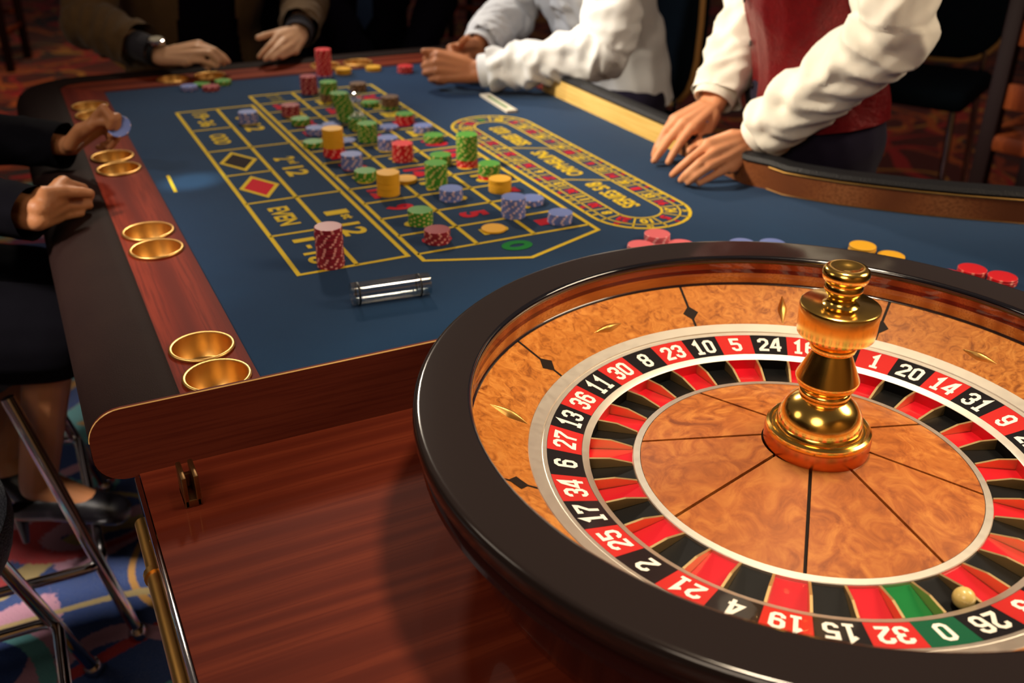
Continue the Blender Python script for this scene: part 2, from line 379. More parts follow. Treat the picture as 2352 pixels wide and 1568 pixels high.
def text_mesh(s, bold=0.0):
    if (s, bold) in _txt: return _txt[(s, bold)]
    cu = bpy.data.curves.new('txt', 'FONT'); cu.body = s; cu.resolution_u = 3; cu.offset = bold
    o = bpy.data.objects.new('txt', cu); COL.objects.link(o)
    me = bpy.data.meshes.new_from_object(o.evaluated_get(bpy.context.evaluated_depsgraph_get()))
    vs_ = [tuple(v_.co[:2]) for v_ in me.vertices]; fs = [tuple(p.vertices) for p in me.polygons]
    bpy.data.objects.remove(o); bpy.data.curves.remove(cu); bpy.data.meshes.remove(me)
    x0 = min(v_[0] for v_ in vs_); x1 = max(v_[0] for v_ in vs_); y0 = min(v_[1] for v_ in vs_); y1 = max(v_[1] for v_ in vs_)
    vs_ = [((x - x0) / (x1 - x0) - 0.5, (y - y0) / (y1 - y0) - 0.5) for x, y in vs_]
    _txt[(s, bold)] = (vs_, fs, (x1 - x0) / (y1 - y0)); return _txt[(s, bold)]
def put_text(bm, s, c, w, h, right, up, z, bold=0.02):
    vs_, fs, asp = text_mesh(s, bold)
    if w is None: w = h * asp
    right = Vector(right); up = Vector(up)
    V = [bm.verts.new((*(Vector(c) + right * x * w + up * y * h), z)) for x, y in vs_]
    for f_ in fs: 
        try: bm.faces.new([V[i] for i in f_])
        except ValueError: pass
def copy_tree(o, parent=None):
    c_ = o.copy(); COL.objects.link(c_); c_.parent = parent
    if parent is not None: c_.matrix_parent_inverse = o.matrix_parent_inverse.copy()
    for ch in list(o.children): copy_tree(ch, c_)
    return c_
def capsule(bm, a, b, ra, rb, seg=14):
    a, b = Vector(a), Vector(b); d = b - a
    if d.length < 1e-5: d = Vector((0, 0, 1e-4)); b = a + d
    d.normalize(); pts = []; rs = []
    for i in range(4): s = math.radians(8 + 82 * i / 4); pts.append(a - d * ra * math.cos(s)); rs.append(ra * math.sin(s))
    pts += [a, b]; rs += [ra, rb]
    for i in range(3, -1, -1): s = math.radians(8 + 82 * i / 4); pts.append(b + d * rb * math.cos(s)); rs.append(rb * math.sin(s))
    tube(bm, pts, rs, seg)
def blob(name, caps, voxel, mats, parent=None, smooth=6, keep=1.0, edit=None, kind=None, offset=0.0):
    """tapered capsules fused into one continuous surface"""
    bm = bmesh.new()
    for cpt in caps: capsule(bm, cpt[0], cpt[1], cpt[2] + offset, cpt[3] + offset)
    me = bpy.data.meshes.new('b'); bmesh.ops.recalc_face_normals(bm, faces=bm.faces); bm.to_mesh(me); bm.free()
    o = bpy.data.objects.new('b', me); COL.objects.link(o)
    r = o.modifiers.new('r', 'REMESH'); r.mode = 'VOXEL'; r.voxel_size = voxel; r.use_smooth_shade = True
    s = o.modifiers.new('s', 'SMOOTH'); s.iterations = smooth; s.factor = 0.5
    if keep < 1.0: d = o.modifiers.new('d', 'DECIMATE'); d.ratio = keep
    m2 = bpy.data.meshes.new_from_object(o.evaluated_get(bpy.context.evaluated_depsgraph_get()))
    bpy.data.objects.remove(o); bpy.data.meshes.remove(me)
    if edit:
        bm = bmesh.new(); bm.from_mesh(m2); edit(bm); bm.to_mesh(m2); bm.free()
    m2.shade_smooth(); m2.name = name
    return link(name, m2, mats, parent)

# ------------------------------------------------------------------ setting
bm = bmesh.new(); prism(bm, [(-5, -3), (9, -3), (9, 11), (-5, 11)], -0.05, 0.0)
f_ = obj('floor', bm, 'carpet', smooth=False); f_['kind'] = 'structure'
for nm, poly in (('wall_front', [(-5, -3.1), (9, -3.1), (9, -3), (-5, -3)]), ('wall_back', [(-5, 11), (9, 11), (9, 11.1), (-5, 11.1)]), ('wall_left', [(-5.1, -3), (-5, -3), (-5, 11), (-5.1, 11)]), ('wall_right', [(9, -3), (9.1, -3), (9.1, 11), (9, 11)])):
    bm = bmesh.new(); prism(bm, poly, 0, 3.2); o = obj(nm, bm, 'wall_cream' if nm == 'wall_front' else 'wall_paint', smooth=False); o['kind'] = 'structure'

# ------------------------------------------------------------------ the table
T = thing('roulette_table', 'long roulette table with blue felt, red-brown wooden rails and dark padded edge', 'table', (0, 0, 0))
WC = (0.1652, -0.6777)
curb_path = [(0.665, 0.84), (0.665, 0.27)], [(0.665, 0.268), (0.665, 0.06), (0.684, 0.02), (0.689, -0.018), (0.711, -0.054), (0.743, -0.099), (0.78, -0.14), (0.83, -0.192), (0.88, -0.237), (0.961, -0.302), (1.06, -0.36), (1.2, -0.42)]
outline = [(-0.305, -0.2943), (WC[0], -0.2943)] + arc(WC, 0.3834, 88, 0, 22) + [(0.549, -1.1), (1.2, -1.1)] + curb_path[1][::-1][0:-1] + [(0.665, 0.06), (0.665, 1.248), (-0.305, 1.248)]
bm = bmesh.new(); prism(bm, outline, FZ - 0.012, FZ); felt = obj('felt', bm, 'felt', T, smooth=False)
# end board with rounded corners, standing across the table in front of the wheel deck
r1, r2 = 0.036, 0.034; xl = -0.4995; zb, zt = 0.7460, 0.835
prof = [(0.1652, zb), (0.1652, zt)] + arc((xl + r1, zt - r1), r1, 90, 180, 8) + arc((xl + r2, zb + r2), r2, 180, 270, 8)
bm = bmesh.new(); prism(bm, prof, 0, 0.0065)
bmesh.ops.rotate(bm, cent=(0, 0, 0), matrix=Matrix.Rotation(PI / 2, 3, 'X'), verts=bm.verts); bmesh.ops.translate(bm, vec=(0, -0.2945, 0), verts=bm.verts)
o = obj('end_board', bm, 'mahogany_board', T, smooth=False)
bm = bmesh.new(); tube(bm, [(0.16, -0.2998, zt)] + [(x, -0.2998, z) for x, z in arc((xl + r1, zt - r1), r1, 90, 178, 10)], 0.0011, 6)
obj('board_highlight', bm, 'edge_highlight', o)  # thin pale bead standing in for the highlight along the top edge
bm = bmesh.new(); sweep(bm, [(0, zb + 0.004), (0, zt - 0.002), (-0.006, zt - 0.002), (-0.006, zb + 0.004)], arc(WC, 0.3768, 89, -40, 40)); obj('curved_board', bm, 'mahogany_board', T)
# padded edge
pp = [(-0.397, -0.2943)] + arc((-0.337, 1.302), 0.060, 180, 90, 8) + [(0.70, 1.362)]
lp = [(0, 0.79), (0, 0.824), (-0.006, 0.8275), (-0.020, 0.8285), (-0.055, 0.8270), (-0.080, 0.8215), (-0.094, 0.8115), (-0.1015, 0.797), (-0.1035, 0.780), (-0.1015, 0.762), (-0.094, 0.748), (-0.080, 0.745), (-0.03, 0.76)]
bm = bmesh.new(); sweep(bm, lp, pp); obj('padded_edge', bm, 'leather', T)
# wooden rails with round holes for the cups
CUPL = [(-0.3524, -0.1714), (-0.3508, -0.2525), (-0.352, 0.257), (-0.352, 0.176), (-0.353, 0.690), (-0.352, 0.606), (-0.351, 1.1086), (-0.351, 1.023)]
CUPF = [(-0.135, 1.306), (-0.045, 1.306), (0.258, 1.306), (0.348, 1.306)]
HR = 0.0372
def hole(c): return arc(c, HR, 0, 360 - 360 / 28, 27)
RZ = FZ + 0.0025
bm = bmesh.new(); prism(bm, [(-0.397, -0.2943), (-0.3055, -0.2943), (-0.3055, 1.248), (-0.3055, 1.2485), (-0.397, 1.34)], FZ - 0.02, RZ, [hole(c) for c in CUPL]); obj('side_rail', bm, 'mahogany_rail', T, sharp=30)
bm = bmesh.new(); prism(bm, [(-0.3055, 1.2487), (0.70, 1.2487), (0.70, 1.361), (-0.34, 1.361), (-0.396, 1.3405)], FZ - 0.02, RZ, [hole(c) for c in CUPF]); obj('far_rail', bm, 'mahogany_far', T, sharp=30)
bm = bmesh.new(); prism(bm, [(0.6655, 0.842), (0.70, 0.842), (0.70, 1.248), (0.6655, 1.248)], FZ - 0.02, RZ); obj('short_rail', bm, 'mahogany_rail', T, smooth=False)
# dealer's side: upright curb with a dark padded top
cp = [(0, FZ - 0.012), (0, 0.861), (-0.012, 0.861), (-0.012, FZ - 0.012)]
bm = bmesh.new(); sweep(bm, cp, curb_path[0]); obj('pale_curb', bm, 'curb_wood_pale', T, smooth=False).__setitem__('label', 'pale yellow wooden curb on dealer side')
bm = bmesh.new(); sweep(bm, cp, curb_path[1]); obj('brown_curb', bm, 'curb_wood_brown', T)
pd = [(-0.002, 0.8615), (0.0005, 0.866), (-0.004, 0.8725), (-0.014, 0.875), (-0.030, 0.8745), (-0.038, 0.870), (-0.040, 0.862), (-0.036, 0.852), (-0.013, 0.852)]
bm = bmesh.new(); sweep(bm, pd, curb_path[0] + curb_path[1][1:]); obj('curb_pad', bm, 'black_leather', T)
bm = bmesh.new(); tube(bm, [(x - 0.0008, y, 0.8605) for x, y in curb_path[1][2:]], 0.0016, 6); obj('curb_bead', bm, 'brass', T)
bm = bmesh.new(); tube(bm, [(x - 0.0015, y - 0.001, FZ + 0.001) for x, y in curb_path[1][2:]], 0.0015, 6); obj('curb_bead', bm, 'bronze', T)
# wheel deck and what hangs below
bm = bmesh.new(); prism(bm, [(-0.456, -1.14), (0.62, -1.14), (0.62, -0.3015), (-0.456, -0.3015)], 0.725, 0.749); obj('wheel_deck', bm, 'mahogany', T, smooth=False)
bm = bmesh.new(); box(bm, (-0.4595, -0.722, 0.7335), (0.006, 0.838, 0.030), 0.0022); obj('deck_edge', bm, 'chrome', T)
bm = bmesh.new(); tube(bm, [(-0.4635, -0.304, 0.684), (-0.4635, -0.40, 0.684)], 0.0085, 14); tube(bm, [(-0.4635, -0.405, 0.684), (-0.4635, -1.13, 0.684)], 0.0105, 14); tube(bm, [(-0.4635, -0.398, 0.684), (-0.4635, -0.407, 0.684)], 0.013, 14)
for y in (-0.35, -0.72, -1.08): tube(bm, [(-0.4635, y, 0.684), (-0.445, y, 0.70)], 0.005, 8)
obj('deck_rail', bm, 'brass', T)
bm = bmesh.new(); box(bm, (0.19, 0.48, 0.75), (0.90, 1.40, 0.10)); box(bm, (0.09, -0.715, 0.672), (0.96, 0.78, 0.10)); obj('apron', bm, 'dark_wood', T, smooth=False)
for y in (-0.62, 0.98):
    bm = bmesh.new(); box(bm, (0.14, y, 0.36), (0.42, 0.34, 0.52), 0.02); box(bm, (0.14, y, 0.03), (0.62, 0.5, 0.06), 0.012); obj('pedestal', bm, 'dark_wood', T)

# ---- printed layout
CW, CL = 0.10012, 0.08202
ZP = FZ + 0.0006; LW = 0.0070
bm = bmesh.new()
def line(*pts, w=LW, closed=False): strip(bm, pts, w, ZP, closed)
vo, vd, ve = -0.1829, -0.0950, -0.0150
yt = 12 * CL
line((vo, 0), (ve, 0), (ve, yt), (vo, yt), closed=True)
line((vd, 0), (vd, yt), w=LW)
for k in (2, 4, 6, 8, 10): line((vo, k * CL), (vd, k * CL), w=LW * 0.85)
for k in (4, 8): line((vd, k * CL), (ve, k * CL), w=LW * 0.85)
tt = 1.0685
line((0, -0.33 * CL), (1.52 * CW, -1.02 * CL), (3.02 * CW, -0.33 * CL), (3 * CW, tt), (0, tt), closed=True)
for k in (1, 2): line((k * CW, 0), (k * CW, tt))
for k in range(0, 13): line((0, k * CL), (3 * CW, k * CL), w=LW * 0.85)
line((-0.2755, 0.541), (-0.2785, 0.441), w=0.006)
for (x, y) in ((-0.139, 7 * CL), (-0.139, 5 * CL)):
    strip(bm, [(x, y + 0.058), (x + 0.032, y), (x, y - 0.058), (x - 0.032, y)], 0.0075, ZP, True)
obj('layout_lines', bm, 'print_yellow', felt, smooth=False)
for (x, y), mm in (((-0.139, 7 * CL), 'print_black'), ((-0.139, 5 * CL), 'print_red')):
    bm = bmesh.new(); bm.faces.new([bm.verts.new((x + a, y + b, ZP - 0.0002)) for a, b in ((0, 0.052), (0.028, 0), (0, -0.052), (-0.028, 0))])
    obj('printed_diamond', bm, mm, felt, smooth=False)
R_, U_ = (0, -1), (1, 0)                     # text reads along -Y, tops towards +X
RED = {1, 3, 5, 7, 9, 12, 14, 16, 18, 19, 21, 23, 25, 27, 30, 32, 34, 36}
def ptext(s, x, y, w, h, mm='print_yellow', right=R_, up=U_, bold=0.03, nm='word_print', par=None):
    b_ = bmesh.new(); put_text(b_, s, (x, y), w, h, right, up, ZP + 0.0002, bold); return obj(nm, b_, mm, par or felt, smooth=False)
xo = (vo + vd) / 2
for s, k, dy, w in (('1', 1, 0.046, 0.014), ('-', 1, 0.016, 0.014), ('18', 1, -0.030, 0.046), ('EVEN', 3, 0, 0.090), ('ODD', 9, 0, 0.076), ('19', 11, 0.038, 0.042), ('-', 11, 0.004, 0.014), ('36', 11, -0.034, 0.046)): ptext(s, xo, k * CL + dy, w, 0.034 if s != '-' else 0.007)
for d, sup, k in (('1', 'st', 2), ('2', 'nd', 6), ('3', 'rd', 10)):
    xm = (vd + ve) / 2
    ptext(d, xm, k * CL + 0.062, 0.020, 0.040); ptext(sup, xm + 0.010, k * CL + 0.036, 0.022, 0.018); ptext('12', xm, k * CL - 0.022, 0.056, 0.040)
for c_ in range(3):
    for s, dy, w in (('2', 0.024, 0.014), ('TO', 0, 0.020), ('1', -0.024, 0.008)): ptext(s, (c_ + 0.5) * CW, 12.5 * CL + dy, w, 0.030, 'print_dull')
for n in range(1, 37):
    row, c_ = (n - 1) // 3, (n - 1) % 3                      # 1 lies in the column furthest from the outside bets
    ptext(str(n), (2.5 - c_) * CW, (row + 0.5) * CL, 0.026 if n < 10 else 0.048, 0.048, 'print_red' if n in RED else 'print_yellow', bold=0.05, nm='numeral_print')
bm = bmesh.new(); strip(bm, [(1.53 * CW + 0.0190 * math.cos(2 * PI * k / 28), -0.385 * CL + 0.0125 * math.sin(2 * PI * k / 28)) for k in range(28)], 0.0125, ZP + 0.0002, True); obj('numeral_print', bm, 'print_green', felt, smooth=False)

# ---- racetrack of the neighbour bets
RX, RY0, RY1, RR = 0.4125, 0.026, 0.595, 0.0885
def stadium(r, n=16): return arc((RX, RY0), r, 180, 360, n) + arc((RX, RY1), r, 0, 180, n)
bm = bmesh.new()
for r, w in ((RR, 0.006), (RR - 0.0165, 0.003), (RR - 0.0475, 0.0042), (RR - 0.050, 0.0)):
    if w: strip(bm, stadium(r), w, ZP, True)
def track_pt(s, r):                          # s in 0..1 around the track
    Ls = RY1 - RY0; Rm = RR - 0.03; per = 2 * Ls + 2 * PI * Rm; d = (s % 1.0) * per
    if d < Ls: return (RX - r, RY1 - d), (-1, 0)
    d -= Ls
    if d < PI * Rm: a = PI + d / Rm; return (RX + r * math.cos(a), RY0 + r * math.sin(a)), (math.cos(a), math.sin(a))
    d -= PI * Rm
    if d < Ls: return (RX + r, RY0 + d), (1, 0)
    d -= Ls; a = d / Rm; return (RX + r * math.cos(a), RY1 + r * math.sin(a)), (math.cos(a), math.sin(a))
ORDER = [0, 32, 15, 19, 4, 21, 2, 25, 17, 34, 6, 27, 13, 36, 11, 30, 8, 23, 10, 5, 24, 16, 33, 1, 20, 14, 31, 9, 22, 18, 29, 7, 28, 12, 35, 3, 26]
for i in range(37):
    s = (i + 0.5) / 37 - 0.06; p0, _ = track_pt(s, RR); p1, _ = track_pt(s, RR - 0.0475); strip(bm, [p0, p1], 0.003, ZP)
for y in (0.20, 0.42): strip(bm, [(RX - 0.04, y + 0.02), (RX + 0.04, y - 0.02)], 0.004, ZP)
for y0_ in (0.05,): pass
obj('racetrack_lines', bm, 'print_yellow', felt, smooth=False)
for i, n in enumerate(ORDER):
    s = i / 37 - 0.06; mm = 'print_green' if n == 0 else 'print_red' if n in RED else 'print_yellow'
    (x, y), (nx, ny) = track_pt(s, RR - 0.032); up = (nx, ny) if abs(nx) > 0.5 else (nx, ny)
    ptext(str(n), x, y, 0.013 if n < 10 else 0.022, 0.021, mm, (ny, -nx), (nx, ny), 0.05, 'numeral_print')
    (x, y), _ = track_pt(s, RR - 0.0085); ptext(str(n), x, y, 0.006 if n < 10 else 0.011, 0.010, mm, (ny, -nx), (nx, ny), 0.05, 'numeral_print')
for s, y, w in (('SERIES', 0.085, 0.090), ('5/8', 0.160, 0.042), ('ORPHELINS', 0.312, 0.165), ('SERIES', 0.485, 0.080), ('0/2/3', 0.562, 0.050)): ptext(s, RX, y, w, 0.034, 'print_yellow', (0, 1), (-1, 0), 0.03)

# ------------------------------------------------------------------ cups
bm = bmesh.new()
cpf = [(0.0362, -0.046), (0.0366, 0.0004), (0.0372, 0.0006), (0.0396, 0.0006), (0.0400, 0.0018), (0.0394, 0.0036), (0.0378, 0.0044), (0.0356, 0.0036), (0.0350, 0.001), (0.0348, -0.020), (0.0336, -0.0215), (0.0330, -0.028), (0.031, -0.0295), (0.0, -0.0295), (0.0, -0.046)]
lathe(bm, cpf, 40); cup_me = obj('cup_holder', bm, 'brass_cup', loc=(*CUPL[0], RZ), sharp=50)
CUPN = ['brass cup set into the side rail, second from the end board', 'brass cup set into the side rail right against the end board', 'brass cup in the side rail, pair by the 1-18 box, further one', 'brass cup in the side rail, pair by the 1-18 box, nearer one',
        'brass cup in the side rail just before the chip-holding hand, further one', 'brass cup in the side rail just before the chip-holding hand, nearer one',
        'brass cup in the side rail closest to the table corner', 'brass cup in the side rail partly behind the chip-holding hand',
        'brass cup in the far rail closest to the watch', 'brass cup in the far rail behind the small green chips', 'brass cup in the far rail behind the tall red stack', 'brass cup in the far rail behind the yellow chips']
for i, c_ in enumerate(CUPL + CUPF):
    o = cup_me if i == 0 else cup_me.copy()
    if i: COL.objects.link(o); o.location = (*c_, RZ)
    tag(o, CUPN[i], 'cup', 'brass cups in the wooden rails')

# ------------------------------------------------------------------ roulette wheel
WZ = 0.749
W = thing('roulette', 'large roulette wheel with black rim, burl wood bowl and golden turret', 'roulette wheel', (WC[0], WC[1], WZ))
def wl(name, prof, mats, seg=128, a0=0.0, a1=2 * PI, closed=True, parent=None, sharp=35, c=(0, 0)):
    b_ = bmesh.new(); lathe(b_, [(r, z - WZ) for r, z in prof], seg, a0, a1, c, closed); return obj(name, b_, mats, parent or W, sharp=sharp)
wl('bowl', [(0.0, 0.7495), (0.345, 0.7495), (0.352, 0.755), (0.358, 0.772), (0.366, 0.800), (0.3710, 0.825), (0.3740, 0.838), (0.386, 0.846), (0.3975, 0.850), (0.4008, 0.8535), (0.3995, 0.8575), (0.393, 0.8600), (0.3925, 0.8640), (0.397, 0.8685), (0.36, 0.8685), (0.352, 0.86), (0.345, 0.85), (0.30, 0.82), (0.28, 0.7925), (0.0, 0.7925)], 'body_gloss', sharp=50)
wl('rim', [(0.3525, 0.8988), (0.3540, 0.8990), (0.3560, 0.8991), (0.3990, 0.8997), (0.4010, 0.8996), (0.4030, 0.8991), (0.4048, 0.8979), (0.4062, 0.8955), (0.4068, 0.889), (0.4055, 0.879), (0.402, 0.872), (0.396, 0.8688), (0.3535, 0.8688)], 'rim_black', sharp=60)
wl('rim_lip', [(0.3535, 0.8988), (0.3505, 0.8982), (0.3488, 0.8965), (0.3480, 0.8935), (0.3485, 0.8905), (0.350, 0.8885), (0.3535, 0.8885)], 'lip_black', sharp=60)
for z0, z1, mm, r0, r1_ in ((0.8885, 0.8805, 'band_mid', 0.3500, 0.3508), (0.8805, 0.8745, 'band_dark', 0.3508, 0.3512), (0.8745, 0.8600, 'band_light', 0.3512, 0.3525)):
    wl('track_band', [(r0, z0), (r1_, z1), (0.3545, z1), (0.3545, z0)], mm, sharp=30)
wl('track_edge', [(0.3530, 0.8600), (0.3510, 0.8598), (0.3498, 0.8588), (0.3500, 0.8576), (0.3530, 0.8570)], 'lip_black')
def sl(r): return 0.8286 + (r - 0.291) / (0.3505 - 0.291) * (0.8580 - 0.8286)
hw = math.radians(0.42)
for k in range(8):
    a = math.radians(32.5 + 45 * k)
    wl('bowl_panel', [(0.2912, sl(0.2912)), (0.350, sl(0.350)), (0.350, sl(0.350) - 0.004), (0.2912, sl(0.2912) - 0.004)], 'burl', 24, a + hw * 0.7, a + math.radians(45) - hw * 0.7)
    b_ = bmesh.new(); ca, sa = math.cos(a), math.sin(a)
    def pz(q): return (q.x, q.y, sl(math.hypot(q.x, q.y)) - WZ + 0.0002)
    strip(b_, [(ca * r, sa * r) for r in (0.2915, 0.3095, 0.330, 0.3495)], 0.0032, pz); obj('inlay_line', b_, 'inlay', W, smooth=False)
    b_ = bmesh.new(); rc = 0.3105
    V = [b_.verts.new(pz(Vector((ca * (rc + dr) - sa * dt, sa * (rc + dr) + ca * dt))) ) for dr, dt in ((-0.0105, 0), (0, -0.0105), (0.0105, 0), (0, 0.0105))]
    for v_ in V: v_.co.z += 0.0003
    b_.faces.new(V); obj('inlay_diamond', b_, 'inlay', W, smooth=False)
    # brass deflector
    ad = math.radians(10 + 45 * k); b_ = bmesh.new(); rad = (k % 2 == 1)
    ex = Vector((math.cos(ad), math.sin(ad), (0.8580 - 0.8286) / 0.0595)).normalized(); et = Vector((-math.sin(ad), math.cos(ad), 0)); en = ex.cross(et)
    if en.z < 0: en = -en
    lx, ly = (ex, et) if rad else (et, ex); c0 = Vector((math.cos(ad) * 0.3145, math.sin(ad) * 0.3145, sl(0.3145) - WZ - 0.0004)); rings = []
    for i in range(13):
        s = -1 + 2 * i / 12; wd = 0.0062 * (1 - abs(s) ** 1.25) + 0.0004; hh = 0.0058 * (1 - abs(s) ** 1.6) + 0.0003
        rings.append([b_.verts.new(c0 + lx * s * 0.0235 + ly * wd * y + en * hh * z) for y, z in ((-1, 0), (-0.72, 0.45), (-0.32, 0.86), (0, 1), (0.32, 0.86), (0.72, 0.45), (1, 0))])
    for i in range(12):
        for j in range(6): b_.faces.new((rings[i][j], rings[i + 1][j], rings[i + 1][j + 1], rings[i][j + 1]))
        b_.faces.new((rings[i][6], rings[i + 1][6], rings[i + 1][0], rings[i][0]))
    b_.faces.new(rings[0]); b_.faces.new(rings[-1][::-1]); obj('deflector', b_, 'brass', W, sharp=60)
wl('outer_ring', [(0.2915, 0.8284), (0.2905, 0.8292), (0.2775, 0.8250), (0.2768, 0.8236), (0.2758, 0.8238), (0.2715, 0.8226), (0.2712, 0.8200), (0.2915, 0.8200)], 'silver', sharp=20)
wl('inner_ring', [(0.2347, 0.8140), (0.2342, 0.8152), (0.2275, 0.8122), (0.2266, 0.8115), (0.2266, 0.8080), (0.2347, 0.8080)], 'silver', sharp=20)
wl('cone_ring', [(0.1808, 0.8035), (0.1804, 0.8066), (0.1796, 0.8074), (0.1728, 0.8082), (0.1724, 0.8060), (0.1724, 0.8000), (0.1808, 0.8000)], 'silver', sharp=25)
wl('rotor_bed', [(0.2905, 0.8185), (0.2715, 0.8185), (0.2346, 0.8075), (0.2268, 0.8070), (0.2268, 0.7965), (0.1800, 0.7985), (0.1720, 0.7995), (0.052, 0.8350), (0.0, 0.8355), (0.0, 0.7930), (0.2905, 0.7930)], 'inlay', sharp=20)
L_, R2, B_, T_, Md, cc = 0.085, 0.475, 0.085, 0.915, 0.5, 0.105
DIG = {'0': [([(L_, B_ + cc), (L_ + cc, B_), (R2 - cc, B_), (R2, B_ + cc), (R2, T_ - cc), (R2 - cc, T_), (L_ + cc, T_), (L_, T_ - cc)], True)],
 '1': [([(0.10, T_ - 0.17), (0.16, T_ - 0.13), (0.30, T_ + 0.03), (0.30, B_ - 0.02)], False), ([(0.10, B_ - 0.045), (0.50, B_ - 0.045)], False)],
 '2': [([(L_, T_ - 0.24), (L_, T_ - cc), (L_ + cc, T_), (R2 - cc, T_), (R2, T_ - cc), (R2, 0.60), (L_, B_ + 0.06), (L_, B_), (R2 + 0.06, B_)], False)],
 '3': [([(L_, T_ - 0.22), (L_, T_ - cc), (L_ + cc, T_), (R2 - cc, T_), (R2, T_ - cc), (R2, Md + cc), (R2 - cc, Md + 0.01), (0.22, Md + 0.01)], False), ([(0.22, Md), (R2 - cc, Md), (R2, Md - cc), (R2, B_ + cc), (R2 - cc, B_), (L_ + cc, B_), (L_, B_ + cc), (L_, B_ + 0.22)], False)],
 '4': [([(0.40, B_ - 0.08), (0.40, T_ + 0.06), (0.30, T_), (L_ - 0.04, 0.32), (0.56, 0.32)], False)],
 '5': [([(R2 + 0.03, T_), (L_, T_), (L_, 0.57), (R2 - cc, 0.57), (R2, 0.57 - cc), (R2, B_ + cc), (R2 - cc, B_), (L_ + cc, B_), (L_, B_ + cc), (L_, B_ + 0.20)], False)],
 '6': [([(R2, T_ - 0.22), (R2, T_ - cc), (R2 - cc, T_), (L_ + cc, T_), (L_, T_ - cc), (L_, B_ + cc), (L_ + cc, B_), (R2 - cc, B_), (R2, B_ + cc), (R2, 0.56 - cc), (R2 - cc, 0.56), (L_, 0.56)], False)],
 '7': [([(L_, T_ - 0.17), (L_, T_), (R2 + 0.02, T_), (R2, T_ - 0.14), (0.22, 0.42), (0.20, B_ - 0.08)], False)],
 '8': [([(L_, Md + cc), (L_ + cc, Md), (R2 - cc, Md), (R2, Md + cc), (R2, T_ - cc), (R2 - cc, T_), (L_ + cc, T_), (L_, T_ - cc)], True), ([(L_, B_ + cc), (L_ + cc, B_), (R2 - cc, B_), (R2, B_ + cc), (R2, Md - cc), (R2 - cc, Md), (L_ + cc, Md), (L_, Md - cc)], True)]}
DIG['9'] = [([(0.56 - x, 1 - y) for x, y in p], c_) for p, c_ in DIG['6']]
ST = 2 * PI / 37; A5 = math.radians(69.0); I5 = ORDER.index(5)
def tz(r): return 0.8150 + (r - 0.2345) / (0.271 - 0.2345) * (0.8225 - 0.8150)
for i, n in enumerate(ORDER):
    a = A5 - (i - I5) * ST; g = 0.0006
    colr = 'green' if n == 0 else 'red' if n in RED else 'black'
    tl = wl('number_tile', [(0.2347, tz(0.2347)), (0.2711, tz(0.2711)), (0.2711, tz(0.2711) - 0.003), (0.2347, tz(0.2347) - 0.003)], 'tile_' + colr, 6, a - ST / 2 + g, a + ST / 2 - g)
    b_ = bmesh.new(); s_ = str(n); hgt = 0.0245; wdt = hgt * 0.56 * 0.98; gap = 0.0020; tot = len(s_) * wdt + (len(s_) - 1) * gap
    for q, ch in enumerate(s_):
        x0 = -tot / 2 + q * (wdt + gap)
        def pm(v_):
            xx = x0 + v_.x * wdt / 0.56; rr = 0.2528 + (v_.y - 0.5) * hgt; an = a - xx / 0.2528
            return (rr * math.cos(an), rr * math.sin(an), tz(rr) - WZ + 0.0003)
        for pts, cl in DIG[ch]:
            fine = []
            m_ = len(pts)
            for j in range(m_ if cl else m_ - 1):
                p, q2 = Vector(pts[j]), Vector(pts[(j + 1) % m_]); k_ = max(1, int((p - q2).length / 0.2))
                fine += [tuple(p.lerp(q2, e / k_)) for e in range(k_)]
            if not cl: fine.append(pts[-1])
            strip(b_, fine, 0.168, pm, cl)
    o = obj('numeral', b_, 'numeral_white', tl, smooth=False)
    # pocket with its back wall, then the fret on its clockwise side
    wl('pocket', [(0.2263, 0.7990), (0.2263, 0.8112), (0.2267, 0.8112), (0.2267, 0.7975), (0.1806, 0.8010), (0.1806, 0.8040)], 'pocket_' + colr, 5, a - ST / 2, a + ST / 2, sharp=20)
    b_ = bmesh.new(); af = a - ST / 2; d_ = Vector((math.cos(af), math.sin(af), 0)); e_ = Vector((-math.sin(af), math.cos(af), 0))
    pr_ = [(0.2262, 0.7992), (0.2262, 0.8116), (0.2050, 0.8122), (0.1812, 0.8072), (0.1812, 0.8040)]
    Vs = [[b_.verts.new(d_ * r + e_ * (w_ if 0 < j < 4 else w_) + Vector((0, 0, z - WZ))) for j, (r, z) in enumerate(pr_)] for w_ in (-0.0013, 0.0013)]
    b_.faces.new(Vs[0]); b_.faces.new(Vs[1][::-1])
    for j in range(5): b_.faces.new((Vs[0][j], Vs[1][j], Vs[1][(j + 1) % 5], Vs[0][(j + 1) % 5]))
    obj('fret', b_, 'fret', W, smooth=False)
def cz(r): return 0.8078 + (0.1722 - r) / (0.1722 - 0.052) * (0.8385 - 0.8078)
for k in range(8):
    a = math.radians(3.2 + 45 * k); N = 14; b_ = bmesh.new(); top, bot = [], []
    for r in (0.1722, 0.130, 0.090, 0.050):
        da = 0.0017 / r
        ring = [a + da + (math.radians(45) - 2 * da) * i / N for i in range(N + 1)]
        top.append([b_.verts.new((r * math.cos(q), r * math.sin(q), cz(r) - WZ)) for q in ring]); bot.append([b_.verts.new((r * math.cos(q), r * math.sin(q), cz(r) - WZ - 0.004)) for q in ring])
    for j in range(3):
        for i in range(N):
            b_.faces.new((top[j][i], top[j][i + 1], top[j + 1][i + 1], top[j + 1][i]))
        b_.faces.new((top[j][0], top[j + 1][0], bot[j + 1][0], bot[j][0])); b_.faces.new((top[j][N], bot[j][N], bot[j + 1][N], top[j + 1][N]))
    for i in range(N): b_.faces.new((top[0][i], bot[0][i], bot[0][i + 1], top[0][i + 1]))
    obj('cone_panel', b_, 'cone_wood', W)
TC = (0.0042, -0.0021)
